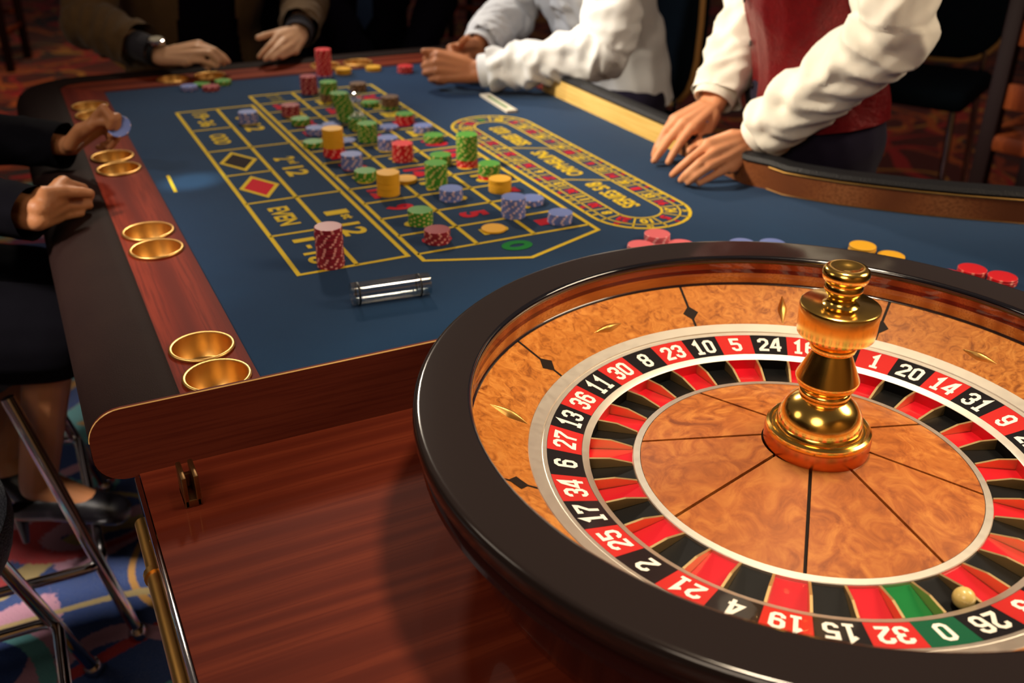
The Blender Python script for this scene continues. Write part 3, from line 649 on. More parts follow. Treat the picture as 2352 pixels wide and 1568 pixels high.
tb = wl('turret', [(0.0, 0.850), (0.0515, 0.850), (0.0524, 0.8555), (0.0527, 0.8575), (0.0520, 0.8600), (0.0495, 0.8618), (0.0468, 0.8612), (0.0458, 0.8600), (0.0442, 0.8606), (0.0432, 0.8640), (0.0420, 0.8655), (0.0, 0.8655)], 'gold', 64, c=TC)
wl('turret_base', [(0.0, 0.834), (0.0528, 0.834), (0.0531, 0.8400), (0.0531, 0.8535), (0.0520, 0.8560), (0.0, 0.856)], 'gold_dark', 64, parent=tb, c=TC)
wl('turret_dome', [(0.0, 0.865), (0.0422, 0.8650), (0.0418, 0.8700), (0.0395, 0.8780), (0.0345, 0.8860), (0.0280, 0.8915), (0.0238, 0.8940), (0.0236, 0.8965), (0.0252, 0.8985), (0.0256, 0.9010), (0.0246, 0.9035), (0.0220, 0.9050), (0.0, 0.905)], 'gold', 64, parent=tb, c=TC, sharp=50)
wl('turret_cone', [(0.0, 0.904), (0.0230, 0.9045), (0.0282, 0.9085), (0.0312, 0.9150), (0.0306, 0.9175), (0.0190, 0.9440), (0.0182, 0.9465), (0.0215, 0.9480), (0.0226, 0.9510), (0.0218, 0.9540), (0.0186, 0.9555), (0.0178, 0.9600), (0.0186, 0.9640), (0.0, 0.964)], 'gold', 64, parent=tb, c=TC, sharp=40)
wl('turret_disc', [(0.0, 0.9640), (0.0350, 0.9640), (0.0368, 0.9655), (0.0374, 0.9690), (0.0381, 0.9930), (0.0376, 0.9955), (0.0360, 0.9965), (0.0, 0.9965)], 'gold', 64, parent=tb, c=TC, sharp=40)
wl('turret_knob', [(0.0, 0.9960), (0.0172, 0.9965), (0.0142, 0.9985), (0.0128, 1.0020), (0.0132, 1.0060), (0.0170, 1.0090), (0.0182, 1.0130), (0.0178, 1.0165), (0.0170, 1.0180), (0.0186, 1.0200), (0.0212, 1.0230), (0.0222, 1.0275), (0.0215, 1.0318), (0.0188, 1.0345), (0.0150, 1.0350), (0.0100, 1.0325), (0.0050, 1.0308), (0.0, 1.0304)], 'gold', 64, parent=tb, c=TC, sharp=50)
ab = A5 - (ORDER.index(26) - I5) * ST + math.radians(2.6)
bm = bmesh.new(); bmesh.ops.create_uvsphere(bm, u_segments=28, v_segments=18, radius=0.0098)
o = obj('ball', bm, 'ivory', loc=(WC[0] + 0.2155 * math.cos(ab), WC[1] + 0.2155 * math.sin(ab), 0.8002 + 0.0100)); tag(o, 'ivory roulette ball resting in the black pocket next to green zero', 'ball')

# ------------------------------------------------------------------ loose things on the table
bm = bmesh.new()
x0, x1, yy, h1, h2 = -0.4215, -0.4035, -0.3725, 0.749, 0.787
box(bm, ((x0 + x1) / 2, yy, h1 + 0.0045), (x1 - x0, 0.034, 0.009), 0.0008)
box(bm, (x0 + 0.00275, yy + 0.001, (h1 + h2) / 2), (0.0055, 0.036, h2 - h1), 0.0015); box(bm, (x1 - 0.00275, yy + 0.001, (h1 + h2) / 2), (0.0055, 0.036, h2 - h1), 0.0015)
box(bm, ((x0 + x1) / 2, yy + 0.013, h1 + 0.017), (x1 - x0 - 0.008, 0.006, 0.016), 0.0006)
tag(obj('clamp', bm, 'bronze'), 'small bronze two-pronged clamp standing on the polished wheel deck', 'clamp')
# clear tube
TA, TB = Vector((-0.1455, -0.1275, FZ + 0.0158)), Vector((-0.0372, -0.1380, FZ + 0.0158))
mt = thing('marker_tube', 'clear acrylic marker tube with two black rings lying on the felt', 'tube', (0, 0, 0))
def ring_at(s, r0, r1, w, name, mm):
    d = (TB - TA).normalized(); c_ = TA.lerp(TB, s); b_ = bmesh.new()
    q = d.to_track_quat('Z', 'Y').to_matrix().to_4x4(); lathe(b_, [(r0, -w / 2), (r1, -w / 2), (r1, w / 2), (r0, w / 2)], 40, closed=True)
    bmesh.ops.transform(b_, matrix=Matrix.Translation(c_) @ q, verts=b_.verts); return obj(name, b_, mm, mt, sharp=40)
L = (TB - TA).length
ring_at(0.5, 0.0128, 0.0154, L, 'tube_wall', 'acrylic')
b_ = bmesh.new(); lathe(b_, [(0.0, -0.006), (0.0126, -0.006), (0.0126, 0.006), (0.0, 0.006)], 40)
bmesh.ops.transform(b_, matrix=Matrix.Translation(TA.lerp(TB, 0.945)) @ (TB - TA).to_track_quat('Z', 'Y').to_matrix().to_4x4(), verts=b_.verts); obj('tube_plug', b_, 'acrylic', mt, sharp=40)
for s in (0.085, 0.87): ring_at(s, 0.0150, 0.0159, 0.0022, 'black_ring', 'rubber')
# white plate near the racetrack
a0, a1 = Vector((0.512, 0.851)), Vector((0.502, 0.683)); d = (a1 - a0); n_ = Vector((d.y, -d.x)).normalized() * -0.0125
pl = thing('card_plate', 'narrow white plate with a green strip lying beyond the racetrack', 'plate')
def quad(a, b, n): return [tuple(a + n), tuple(b + n), tuple(b - n), tuple(a - n)]
bm = bmesh.new(); inner = quad(a0 + d * 0.14, a1 - d * 0.14, n_ * 0.55); prism(bm, quad(a0, a1, n_), FZ + 0.0005, FZ + 0.006, [inner]); obj('plate_frame', bm, 'white_plastic', pl, smooth=False)
bm = bmesh.new(); prism(bm, quad(a0 + d * 0.14, a1 - d * 0.14, n_ * 0.55), FZ + 0.0005, FZ + 0.003); obj('green_strip', bm, 'green_card', pl, smooth=False)

# ------------------------------------------------------------------ chips
CT, CR = 0.0034, 0.0202
def chip_mesh(kind):
    b_ = bmesh.new(); N = 64
    spots = kind not in ('yellow',)
    prof = [(0.0, 0.0), (CR * 0.965, 0.0), (CR, 0.0006), (CR, CT - 0.0006), (CR * 0.965, CT - 0.0001), (CR * 0.86, CT - 0.0001), (0.0, CT - 0.0001)]
    lathe(b_, prof, N, matfn=(lambda i, j: 1 if spots and (i % 8) in (0, 1) and 1 <= j <= 3 else 0))
    me = bpy.data.meshes.new('poker_chip'); bmesh.ops.recalc_face_normals(b_, faces=b_.faces); b_.to_mesh(me); b_.free()
    me.materials.append(M['chip_' + kind]); me.materials.append(M['spot_' + kind]); return me
CM = {k: chip_mesh(k) for k in CH}
ORD = ['', 'second', 'third', 'fourth', 'fifth', 'sixth', 'seventh', 'eighth', 'ninth', 'tenth', 'eleventh', 'twelfth', 'thirteenth', 'fourteenth', 'fifteenth', 'sixteenth', 'seventeenth', 'eighteenth', 'nineteenth', 'twentieth', 'twenty-first']
CN = {'maroon': 'maroon', 'red': 'red', 'pink': 'pink', 'green': 'green', 'blue': 'blue', 'yellow': 'yellow', 'brown': 'brown'}
def stack(desc, x, y, layers, z=FZ, lean=(0, 0), jit=0.0005):
    """layers: (colour, count) from the bottom up"""
    seq = [k for k, n in layers for _ in range(n)]; n = len(seq); rot = random.random() * 6
    for i, k in enumerate(seq):
        o = bpy.data.objects.new('poker_chip', CM[k]); COL.objects.link(o)
        t_ = i / max(1, n - 1)
        o.location = (x + lean[0] * t_ + random.uniform(-jit, jit), y + lean[1] * t_ + random.uniform(-jit, jit), z + 0.0002 + i * CT)
        rot += random.uniform(0.04, 0.42) + (1.2 if random.random() < 0.2 else 0); o.rotation_euler = (0, 0, rot)
        top = n - 1 - i
        lab = ('%s chip, %s' % (CN[k], desc)) if n == 1 else ('topmost %s chip of %s' % (CN[k], desc)) if top == 0 else ('bottom %s chip of %s' % (CN[k], desc)) if i == 0 else ('%s chip, %s from top of %s' % (CN[k], ORD[top], desc))
        tag(o, lab, 'chip', 'poker chips: ' + desc)
STK = [
 ('the blue stack in the near corner by the racetrack', 0.2639, 0.0311, [('blue', 5)]),
 ('the tallest blue stack beside the racetrack', 0.2067, 0.0880, [('blue', 10)]),
 ('the short blue stack behind the tallest blue one', 0.2637, 0.1303, [('blue', 3)]),
 ('the yellow stack closest to the racetrack', 0.2421, 0.2116, [('yellow', 7)]),
 ('the blue stack between tall green and yellow stacks', 0.1458, 0.2076, [('blue', 6)]),
 ('the green-on-red stack behind the yellow racetrack stack', 0.2571, 0.2879, [('red', 2), ('green', 6)]),
 ('the tallest green-on-red stack', 0.2494, 0.3707, [('red', 4), ('green', 14)]),
 ('the green stack touching the tallest green-on-red one', 0.2063, 0.3960, [('green', 6)]),
 ('the green pile behind the tallest green-on-red stack', 0.2541, 0.5480, [('green', 4)]),
 ('the tall green stack beside the lone yellow chips', 0.1491, 0.2815, [('green', 13)]),
 ('the pure red stack amid the number grid', 0.1505, 0.4530, [('red', 10)]),
 ('the yellow pair between yellow tower and tall green stack', 0.1090, 0.3300, [('yellow', 2)]),
 ('the tallest yellow tower by the double line', 0.0562, 0.2765, [('yellow', 12)]),
 ('the low green stack left behind the yellow tower', 0.0467, 0.3719, [('green', 5)]),
 ('the green stack nearest the zero, beside red 6', 0.0537, 0.1199, [('green', 7)]),
 ('the short maroon stack nearest the zero', 0.0479, 0.0366, [('maroon', 6)]),
 ('lying alone in the cell above the green zero', 0.1499, 0.0446, [('yellow', 1)]),
 ('the tall maroon tower on the 1-18 box', -0.1303, 0.0156, [('maroon', 18)]),
 ('the blue stack in front of the yellow-on-red stack', 0.0467, 0.4481, [('blue', 8)]),
 ('the green chips hidden behind the yellow-on-red stack', 0.0210, 0.6150, [('green', 3)]),
 ('the leaning green stack before the glass marker', 0.1323, 0.6048, [('green', 11)]),
 ('the green stack under the glass marker', 0.1444, 0.7036, [('green', 7)]),
 ('the low blue pair by the red and green pile', 0.2029, 0.6704, [('blue', 2)]),
 ('the blue pile at the grid edge amid green', 0.2621, 0.6242, [('blue', 4)]),
 ('the red pile topped with green', 0.2520, 0.7051, [('red', 5), ('green', 1)]),
 ('the brown stack on green by the grid edge', 0.2658, 0.8336, [('green', 2), ('brown', 6)]),
 ('the brown stack at the far end of the grid', 0.2550, 1.0289, [('brown', 5)]),
 ('the flat green pile behind the glass marker', 0.2303, 0.8717, [('green', 3)]),
 ('the far green stack on brown chips', 0.1608, 0.9580, [('brown', 5), ('green', 8)]),
 ('the far maroon stack by the 2 to 1 boxes', 0.1389, 1.0478, [('maroon', 12)]),
 ('the towering red stack at the far rail', 0.2246, 1.2050, [('blue', 1), ('red', 19)]),
 ('the yellow pile beside the towering red stack', 0.2780, 1.2150, [('yellow', 4)]),
 ('the low yellow stack between red chips at far rail', 0.3615, 1.2200, [('yellow', 3)]),
 ('the red stack beside the clasped hands', 0.4300, 1.1657, [('red', 5)]),
 ('the maroon stack in the far number column', 0.0436, 0.8650, [('maroon', 7)]),
 ('the green stack before the far-column maroon one', 0.0425, 0.7834, [('green', 4)]),
 ('the blue stack on the 3rd 12 box', -0.0562, 0.8439, [('blue', 7)]),
 ('the blue pile left of the yellow-on-red stack', 0.0506, 0.7004, [('blue', 4)]),
 ('the blue pair just behind the yellow-on-red stack', 0.0971, 0.7367, [('blue', 2)]),
 ('lying at the right foot of the yellow-on-red stack', 0.0900, 0.6200, [('blue', 1)]),
 ('the blue stack behind the pure red stack', 0.1508, 0.5359, [('blue', 7)]),
 ('the small blue pile by the far cups', -0.1160, 1.1943, [('blue', 3)]),
 ('the small maroon pile by the far cups', -0.0690, 1.1723, [('maroon', 3)]),
 ('the small left green pile by the far cups', -0.0800, 1.2250, [('green', 2)]),
 ('the small right green pile by the far cups', -0.0300, 1.2190, [('green', 3)]),
 ('the pink stack standing highest by the wheel rim', 0.3608, -0.1085, [('pink', 4)]),
 ('the pink pair left of the highest pink stack', 0.3205, -0.1230, [('pink', 2)]),
 ('the pink pair tucked between highest pink stack and wheel', 0.3790, -0.1465, [('pink', 2)]),
 ('the yellow stack peeking over the wheel rim', 0.6262, -0.2774, [('yellow', 3)]),
 ('half hidden behind the wheel rim by the yellow stack', 0.6500, -0.3147, [('yellow', 1)]),
 ('the middle red stack beyond the wheel rim', 0.7081, -0.4141, [('red', 3)]),
 ('the further right red stack beyond the wheel rim', 0.7250, -0.4530, [('red', 3)]),
 ('the left red pair beyond the wheel rim', 0.6670, -0.4090, [('red', 2)]),
 ('the lowest red pair against the wheel rim', 0.6830, -0.4610, [('red', 2)]),
 ('the left blue pair peeking behind the wheel rim', 0.4688, -0.1832, [('blue', 2)]),
 ('the right blue pair peeking behind the wheel rim', 0.5110, -0.2040, [('blue', 2)])]
for s in STK: stack(*s)
stack('the yellow stack resting on red chips', 0.0389, 0.5365, [('red', 5), ('yellow', 11)])
stack('the steeply leaning green tower at mid grid', 0.1457, 0.7700, [('green', 17)], lean=(-0.012, 0.020))
stack('the mixed stack on the curb behind the dealer hands', 0.6820, 0.2350, [('blue', 2), ('red', 1), ('pink', 1), ('blue', 2)], z=0.8752)
# glass dolly on the green stack
dz = FZ + 0.0004 + 7 * CT
bm = bmesh.new(); lathe(bm, [(0.0, 0.0), (0.0150, 0.0), (0.0158, 0.002), (0.0150, 0.006), (0.0110, 0.010), (0.0085, 0.018), (0.0082, 0.026), (0.0100, 0.033), (0.0138, 0.038), (0.0150, 0.044), (0.0142, 0.050), (0.0090, 0.053), (0.0, 0.053)], 32)
tag(obj('win_marker', bm, 'acrylic', loc=(0.1444, 0.7036, dz)), 'clear glass win marker standing on a green chip stack', 'marker')
HANDS = {'chip_hand': {'F': [[[-0.3643, 0.5385, 0.9553], [-0.355, 0.5263, 0.937], [-0.3625, 0.5278, 0.9182]], [[-0.3446, 0.5364, 0.9379], [-0.3487, 0.5348, 0.9106], [-0.3639, 0.5473, 0.9027]],
                     [[-0.3489, 0.5555, 0.8975], [-0.3622, 0.5666, 0.8784], [-0.3759, 0.5813, 0.8812]], [[-0.3586, 0.5835, 0.8837], [-0.3715, 0.5905, 0.8712], [-0.3853, 0.6013, 0.8705]]],
               'K': [[-0.3898, 0.5521, 0.9269], [-0.3779, 0.5654, 0.9286], [-0.3694, 0.5807, 0.9232], [-0.3621, 0.5939, 0.914]],
               'Th': [[-0.4268, 0.5827, 0.8864], [-0.4075, 0.5622, 0.9168], [-0.3834, 0.5466, 0.9291], [-0.3604, 0.5353, 0.9318]],
               'W': [-0.4276, 0.6124, 0.8753],
               'f': [0.6414, -0.5111, 0.5722],
               'n': [-0.342, 0.4771, 0.8096],
               'sc': 0.92},
 'clasp_far': {'F': [[[0.4897, 0.9861, 0.886], [0.5136, 0.9761, 0.8851], [0.5333, 0.9844, 0.8905]], [[0.4851, 0.9894, 0.8696], [0.5129, 0.9785, 0.8665], [0.5336, 0.988, 0.8699]],
                     [[0.4967, 0.9998, 0.8542], [0.5246, 0.9977, 0.8525], [0.5389, 1.0138, 0.8569]], [[0.534, 1.0223, 0.8441], [0.55, 1.0346, 0.85], [0.5494, 1.0525, 0.8563]]],
               'K': [[0.4989, 1.0261, 0.9018], [0.4956, 1.0348, 0.8846], [0.5011, 1.0426, 0.8672], [0.51, 1.0469, 0.8507]],
               'Th': [[0.5647, 1.044, 0.9052], [0.5289, 1.0171, 0.9092], [0.5173, 0.9878, 0.922], [0.5191, 0.9637, 0.9361]],
               'W': [0.585, 1.0647, 0.8866],
               'f': [-0.9371, -0.3331, -0.1041],
               'n': [-0.3489, 0.8922, 0.2867],
               'sc': 1.0},
 'clasp_near': {'F': [[[0.4177, 0.9878, 0.8891], [0.4399, 0.9951, 0.8777], [0.459, 0.9842, 0.8767]], [[0.4098, 0.983, 0.873], [0.4361, 0.9893, 0.86], [0.4552, 0.9764, 0.8593]],
                      [[0.4064, 0.9685, 0.8601], [0.4296, 0.9765, 0.8467], [0.4485, 0.9656, 0.8443]], [[0.4149, 0.9534, 0.846], [0.4337, 0.9534, 0.8366], [0.4449, 0.9381, 0.8379]]],
                'K': [[0.4339, 0.9494, 0.9031], [0.4245, 0.9391, 0.8893], [0.4235, 0.9287, 0.8724], [0.4261, 0.9214, 0.8548]],
                'Th': [[0.4956, 0.9241, 0.8886], [0.4652, 0.9548, 0.901], [0.4358, 0.971, 0.9067], [0.4093, 0.9795, 0.9089]],
                'W': [0.5071, 0.899, 0.8679],
                'f': [-0.8912, 0.4305, 0.143],
                'n': [-0.3051, -0.8022, 0.5133],
                'sc': 1.0},
 'dealer_left': {'F': [[[0.5772, 0.1111, 0.8633], [0.5612, 0.1202, 0.8449], [0.5515, 0.1309, 0.8283]], [[0.5713, 0.0752, 0.8671], [0.5534, 0.0857, 0.8454], [0.5505, 0.1005, 0.828]],
                       [[0.5842, 0.0652, 0.8614], [0.5631, 0.0725, 0.8446], [0.5543, 0.0843, 0.8282]], [[0.6047, 0.0689, 0.8436], [0.5853, 0.0705, 0.836], [0.5683, 0.0732, 0.8278]]],
                 'K': [[0.6139, 0.107, 0.8872], [0.6167, 0.0904, 0.8775], [0.6271, 0.0781, 0.8656], [0.6386, 0.0704, 0.8523]],
                 'Th': [[0.6799, 0.1245, 0.8891], [0.658, 0.1592, 0.8707], [0.6621, 0.1909, 0.8589], [0.677, 0.2138, 0.8528]],
                 'W': [0.7092, 0.1086, 0.8805],
                 'f': [-0.9692, -0.2187, -0.1129],
                 'n': [0.0636, -0.6657, 0.7435],
                 'sc': 1.0},
 'dealer_right': {'F': [[[0.6198, 0.2041, 0.8632], [0.6021, 0.1994, 0.8447], [0.5888, 0.196, 0.8275]], [[0.6067, 0.2231, 0.865], [0.585, 0.2192, 0.8446], [0.5696, 0.2166, 0.8277]],
                        [[0.6081, 0.2416, 0.8724], [0.5924, 0.2387, 0.8494], [0.5849, 0.2379, 0.8288]], [[0.6244, 0.2636, 0.8693], [0.6183, 0.2629, 0.8492], [0.6182, 0.2639, 0.8302]]],
                  'K': [[0.6543, 0.2137, 0.8888], [0.6459, 0.2308, 0.8933], [0.6457, 0.2506, 0.8954], [0.6487, 0.2695, 0.8938]],
                  'Th': [[0.7184, 0.2362, 0.8955], [0.6877, 0.2141, 0.8711], [0.6596, 0.2002, 0.8579], [0.6344, 0.1906, 0.8504]],
                  'W': [0.7326, 0.2654, 0.9071],
                  'f': [-0.9383, -0.2924, -0.1845],
                  'n': [-0.1606, -0.1038, 0.9815],
                  'sc': 1.0},
 'far_left_hand': {'F': [[[0.1292, 1.3673, 0.8755], [0.109, 1.359, 0.8614], [0.092, 1.3555, 0.8479]], [[0.1408, 1.3463, 0.8709], [0.1182, 1.3305, 0.8592], [0.1001, 1.3215, 0.8481]],
                         [[0.1574, 1.3464, 0.863], [0.1362, 1.3297, 0.8556], [0.1187, 1.3186, 0.8482]], [[0.1761, 1.3557, 0.8531], [0.1604, 1.3419, 0.8509], [0.1458, 1.3302, 0.848]]],
                   'K': [[0.1611, 1.392, 0.893], [0.1732, 1.3814, 0.8819], [0.1878, 1.3792, 0.8685], [0.2002, 1.3811, 0.854]],
                   'Th': [[0.1992, 1.4487, 0.8916], [0.1586, 1.4292, 0.8922], [0.1295, 1.4116, 0.8921], [0.1066, 1.3955, 0.8917]],
                   'W': [0.2307, 1.4562, 0.8798],
                   'f': [-0.5917, -0.8039, -0.0608],
                   'n': [0.5592, -0.4636, 0.6873],
                   'sc': 1.0},
 'near_fist': {'F': [[[-0.4275, 0.3787, 0.8677], [-0.4451, 0.3959, 0.8693], [-0.4638, 0.3931, 0.8784]], [[-0.4203, 0.3829, 0.8532], [-0.4397, 0.4036, 0.8558], [-0.4601, 0.4009, 0.8632]],
                     [[-0.4252, 0.3734, 0.8407], [-0.441, 0.3947, 0.8431], [-0.4611, 0.3941, 0.8487]], [[-0.4396, 0.3611, 0.8332], [-0.45, 0.3778, 0.8362], [-0.4678, 0.3781, 0.8394]]],
               'K': [[-0.4529, 0.3524, 0.888], [-0.4522, 0.353, 0.8695], [-0.4584, 0.349, 0.8521], [-0.4685, 0.3452, 0.8373]],
               'Th': [[-0.4909, 0.2999, 0.8906], [-0.4601, 0.3282, 0.8822], [-0.4333, 0.3437, 0.8728], [-0.4099, 0.3525, 0.8636]],
               'W': [-0.502, 0.2785, 0.8684],
               'f': [0.5083, 0.8595, -0.0538],
               'n': [0.8406, -0.5087, -0.1859],
               'sc': 0.95},
 'watch_hand': {'F': [[[-0.0224, 1.313, 0.8837], [-0.003, 1.3128, 0.8664], [0.0104, 1.3168, 0.8495]], [[-0.028, 1.2859, 0.8896], [-0.0096, 1.2916, 0.8665], [-0.0067, 1.3048, 0.8479]],
                      [[-0.0459, 1.2765, 0.8864], [-0.0273, 1.2805, 0.8659], [-0.0244, 1.2925, 0.8477]], [[-0.0622, 1.2833, 0.8676], [-0.0432, 1.2804, 0.8592], [-0.0278, 1.2809, 0.848]]],
                'K': [[-0.0601, 1.3271, 0.9014], [-0.0695, 1.3114, 0.8946], [-0.0827, 1.3021, 0.8829], [-0.0945, 1.2967, 0.8687]],
                'Th': [[-0.1077, 1.3718, 0.8814], [-0.0781, 1.3383, 0.8764], [-0.0601, 1.3126, 0.8633], [-0.0486, 1.2924, 0.8478]],
                'W': [-0.1394, 1.369, 0.8682],
                'f': [0.7302, -0.6515, 0.2058],
                'n': [-0.5006, -0.3051, 0.8101],
                'sc': 1.0}}
# ------------------------------------------------------------------ people
V3 = Vector
def hand_caps(h, forearm=None):
    s = h['sc']; W_ = V3(h['W']); K = [V3(k) for k in h['K']]; f = V3(h['f']); n = V3(h['n']); lat = (K[0] - K[3]).normalized()
    c_ = []
    for i, k in enumerate(K):
        o_ = (0.014, 0.005, -0.005, -0.014)[i]
        c_.append((W_ + lat * o_ * s + f * 0.008 * s, k - n * 0.004 * s, 0.0150 * s, (0.0128, 0.0130, 0.0122, 0.0112)[i] * s))
    for i in range(3): c_.append((K[i] - n * 0.005 * s - f * 0.012, K[i + 1] - n * 0.005 * s - f * 0.012, 0.0118 * s, 0.0115 * s))
    rr = ((0.0098, 0.0090, 0.0084, 0.0072), (0.0100, 0.0092, 0.0086, 0.0074), (0.0096, 0.0088, 0.0082, 0.0070), (0.0084, 0.0078, 0.0072, 0.0062))
    for i in range(4):
        pts = [K[i]] + [V3(p) for p in h['F'][i]]
        for j in range(3): q_ = 0.94; c_.append((pts[j], pts[j + 1] - ((pts[j + 1] - pts[j]).normalized() * 0.005 * s if j == 2 else V3((0, 0, 0))), rr[i][j] * s * q_, rr[i][j + 1] * s * q_))
    t_ = [V3(p) for p in h['Th']]
    c_.append((W_ + lat * 0.008 * s, t_[0], 0.0150 * s, 0.0150 * s)); c_.append((t_[0], t_[1], 0.0150 * s, 0.0115 * s)); c_.append((t_[1], t_[2], 0.0108 * s, 0.0100 * s)); c_.append((t_[2], t_[3], 0.0100 * s, 0.0082 * s))
    c_.append((t_[0].lerp(t_[1], 0.6), K[0].lerp(W_, 0.45) - n * 0.004 * s, 0.0115 * s, 0.0125 * s))
    if forearm is not None:
        d = (V3(forearm) - W_).normalized(); la = (lat - d * lat.dot(d)).normalized()
        for o_ in (-0.009, 0.009): c_.append((W_ + la * o_ * s, W_.lerp(V3(forearm), 0.45) + la * o_ * s, 0.0185 * s, 0.026 * s))
        c_.append((W_.lerp(V3(forearm), 0.4), forearm, 0.030 * s, 0.034 * s))
    return c_
def torso(P, w=0.075, r=0.105, k=1.0):
    lat = V3(P['lat']); c_ = []
    for o_ in (-1, 0, 1):
        a = lat * w * o_
        c_.append((V3(P['pelvis']) + a * 1.0, V3(P['waist']) + a * 0.85, r * 1.05 * k, r * 0.95 * k)); c_.append((V3(P['waist']) + a * 0.85, V3(P['chest']) + a * 1.15, r * 0.95 * k, r * 1.08 * k))
    for s_ in ('shL', 'shR'): c_.append((P['chest'], P[s_], r * 0.8 * k, 0.062 * k))
    return c_
def arms(P, sides='LR', ru=0.054, re=0.046, rw=0.036, upto=1.0):
    c_ = []
    for s_ in sides:
        c_.append((P['sh' + s_], P['el' + s_], ru * 1.1, re)); w_ = V3(P['el' + s_]).lerp(V3(P['wr' + s_]), upto); c_.append((P['el' + s_], w_, re, rw))
    return c_
def legs(P, r0=0.085, r1=0.060, r2=0.045, feet=True):
    c_ = []
    for s_ in 'LR':
        lat = V3(P['lat']) * (0.09 if s_ == 'L' else -0.09)
        c_.append((V3(P['pelvis']) + lat, P['kn' + s_], r0, r1)); c_.append((P['kn' + s_], P['an' + s_], r1 * 0.95, r2))
    return c_
def folds(segs, amp, freq=22, seed=0.0, base=0.0):
    """creases running around the sleeves, fading away from each limb segment"""
    S = [(V3(a), V3(b)) for a, b in segs]
    def ed(bm):
        bm.normal_update()
        mv = []
        for v_ in bm.verts:
            best = None
            for a, b in S:
                d = b - a; L2 = d.length; d = d / L2; t_ = (v_.co - a).dot(d)
                tc = min(max(t_, 0), L2); dist = (v_.co - a - d * tc).length
                if best is None or dist < best[0]: best = (dist, tc, (v_.co - a - d * tc), a, d)
            off = 0.0
            if best and best[0] < 0.11:
                u = best[2].normalized() if best[2].length > 1e-6 else V3((0, 0, 1))
                q = V3((best[1] * freq + seed, 0, 0)) + u * 0.9 + best[4] * (seed * 3)
                n1 = noise.noise(q + V3((best[1] * freq * 0.15, seed, 1.7))); n2 = noise.noise(q * 2.1 + V3((5.2, seed, 0)))
                off = amp * ((1 - 2.2 * abs(n1)) * 0.8 + 0.5 * n2)
            off += base * noise.noise(v_.co * 14 + V3((seed, 0, 0)))
            mv.append(off)
        for v_, o_ in zip(bm.verts, mv): v_.co += v_.normal * o_
    return ed
def cut(bm, p, n, rad):
    """trim the garment at a hem: everything beyond the plane and within rad of p goes"""
    p, n = V3(p), V3(n).normalized()
    g = [v_ for v_ in bm.verts if (v_.co - p).length < rad * 1.6]; gs = set(g)
    es = [e for e in bm.edges if e.verts[0] in gs and e.verts[1] in gs]; fs = [f for f in bm.faces if all(v_ in gs for v_ in f.verts)]
    bmesh.ops.bisect_plane(bm, geom=g + es + fs, plane_co=p, plane_no=n)
    dead = [v_ for v_ in bm.verts if (v_.co - p).length < rad and (v_.co - p).dot(n) > 1e-5]
    bmesh.ops.delete(bm, geom=dead, context='VERTS')
def cuff(P, s_, name, mat, par, r, ln=0.05, at_=0.0):
    w_, e_ = V3(P['wr' + s_]), V3(P['el' + s_]); d = (e_ - w_).normalized(); a = w_ + d * at_; b_ = bmesh.new()
    q = d.to_track_quat('Z', 'Y').to_matrix().to_4x4()
    lathe(b_, [(r - 0.003, 0.0), (r, 0.0), (r + 0.0015, 0.003), (r + 0.001, ln * 0.5), (r + 0.003, ln - 0.002), (r, ln), (r - 0.004, ln), (r - 0.004, 0.004)], 36, closed=True)
    for v_ in b_.verts: 
        an = math.atan2(v_.co.y, v_.co.x); v_.co *= 1; k_ = 1 + 0.05 * math.sin(2 * an + 0.6) + 0.02 * math.sin(3 * an + v_.co.z * 60); v_.co.x *= k_; v_.co.y *= k_
    bmesh.ops.transform(b_, matrix=Matrix.Translation(a) @ q, verts=b_.verts); return obj(name, b_, mat, par, sharp=50)
def person(name, label, P, hands, skinm, voxel=0.0042, keep=0.55, with_legs=True, extra=()):
    caps = torso(P, 0.06, 0.085) + [(P['chest'], P['neck'], 0.06, 0.055)]
    for s_, h in hands.items():
        P['wr' + s_] = tuple(h['W']); caps += hand_caps(h, P['el' + s_]); caps.append((P['el' + s_], P['sh' + s_], 0.036, 0.045))
    for s_ in 'LR':
        if s_ not in hands: caps += [(P['sh' + s_], P['el' + s_], 0.045, 0.036), (P['el' + s_], P['wr' + s_], 0.034, 0.024)]
    caps += legs(P, 0.07, 0.048, 0.034)
    for s_ in 'LR': caps.append((P['an' + s_], P['to' + s_], 0.032, 0.024))
    caps += list(extra)
    o = blob('person', caps, voxel, skinm, None, 3, keep); return tag(o, label, 'person')
def sleeve_hem(P, sides, back=0.0):
    return [(V3(P['wr' + s_]).lerp(V3(P['el' + s_]), back), V3(P['wr' + s_]) - V3(P['el' + s_])) for s_ in sides]

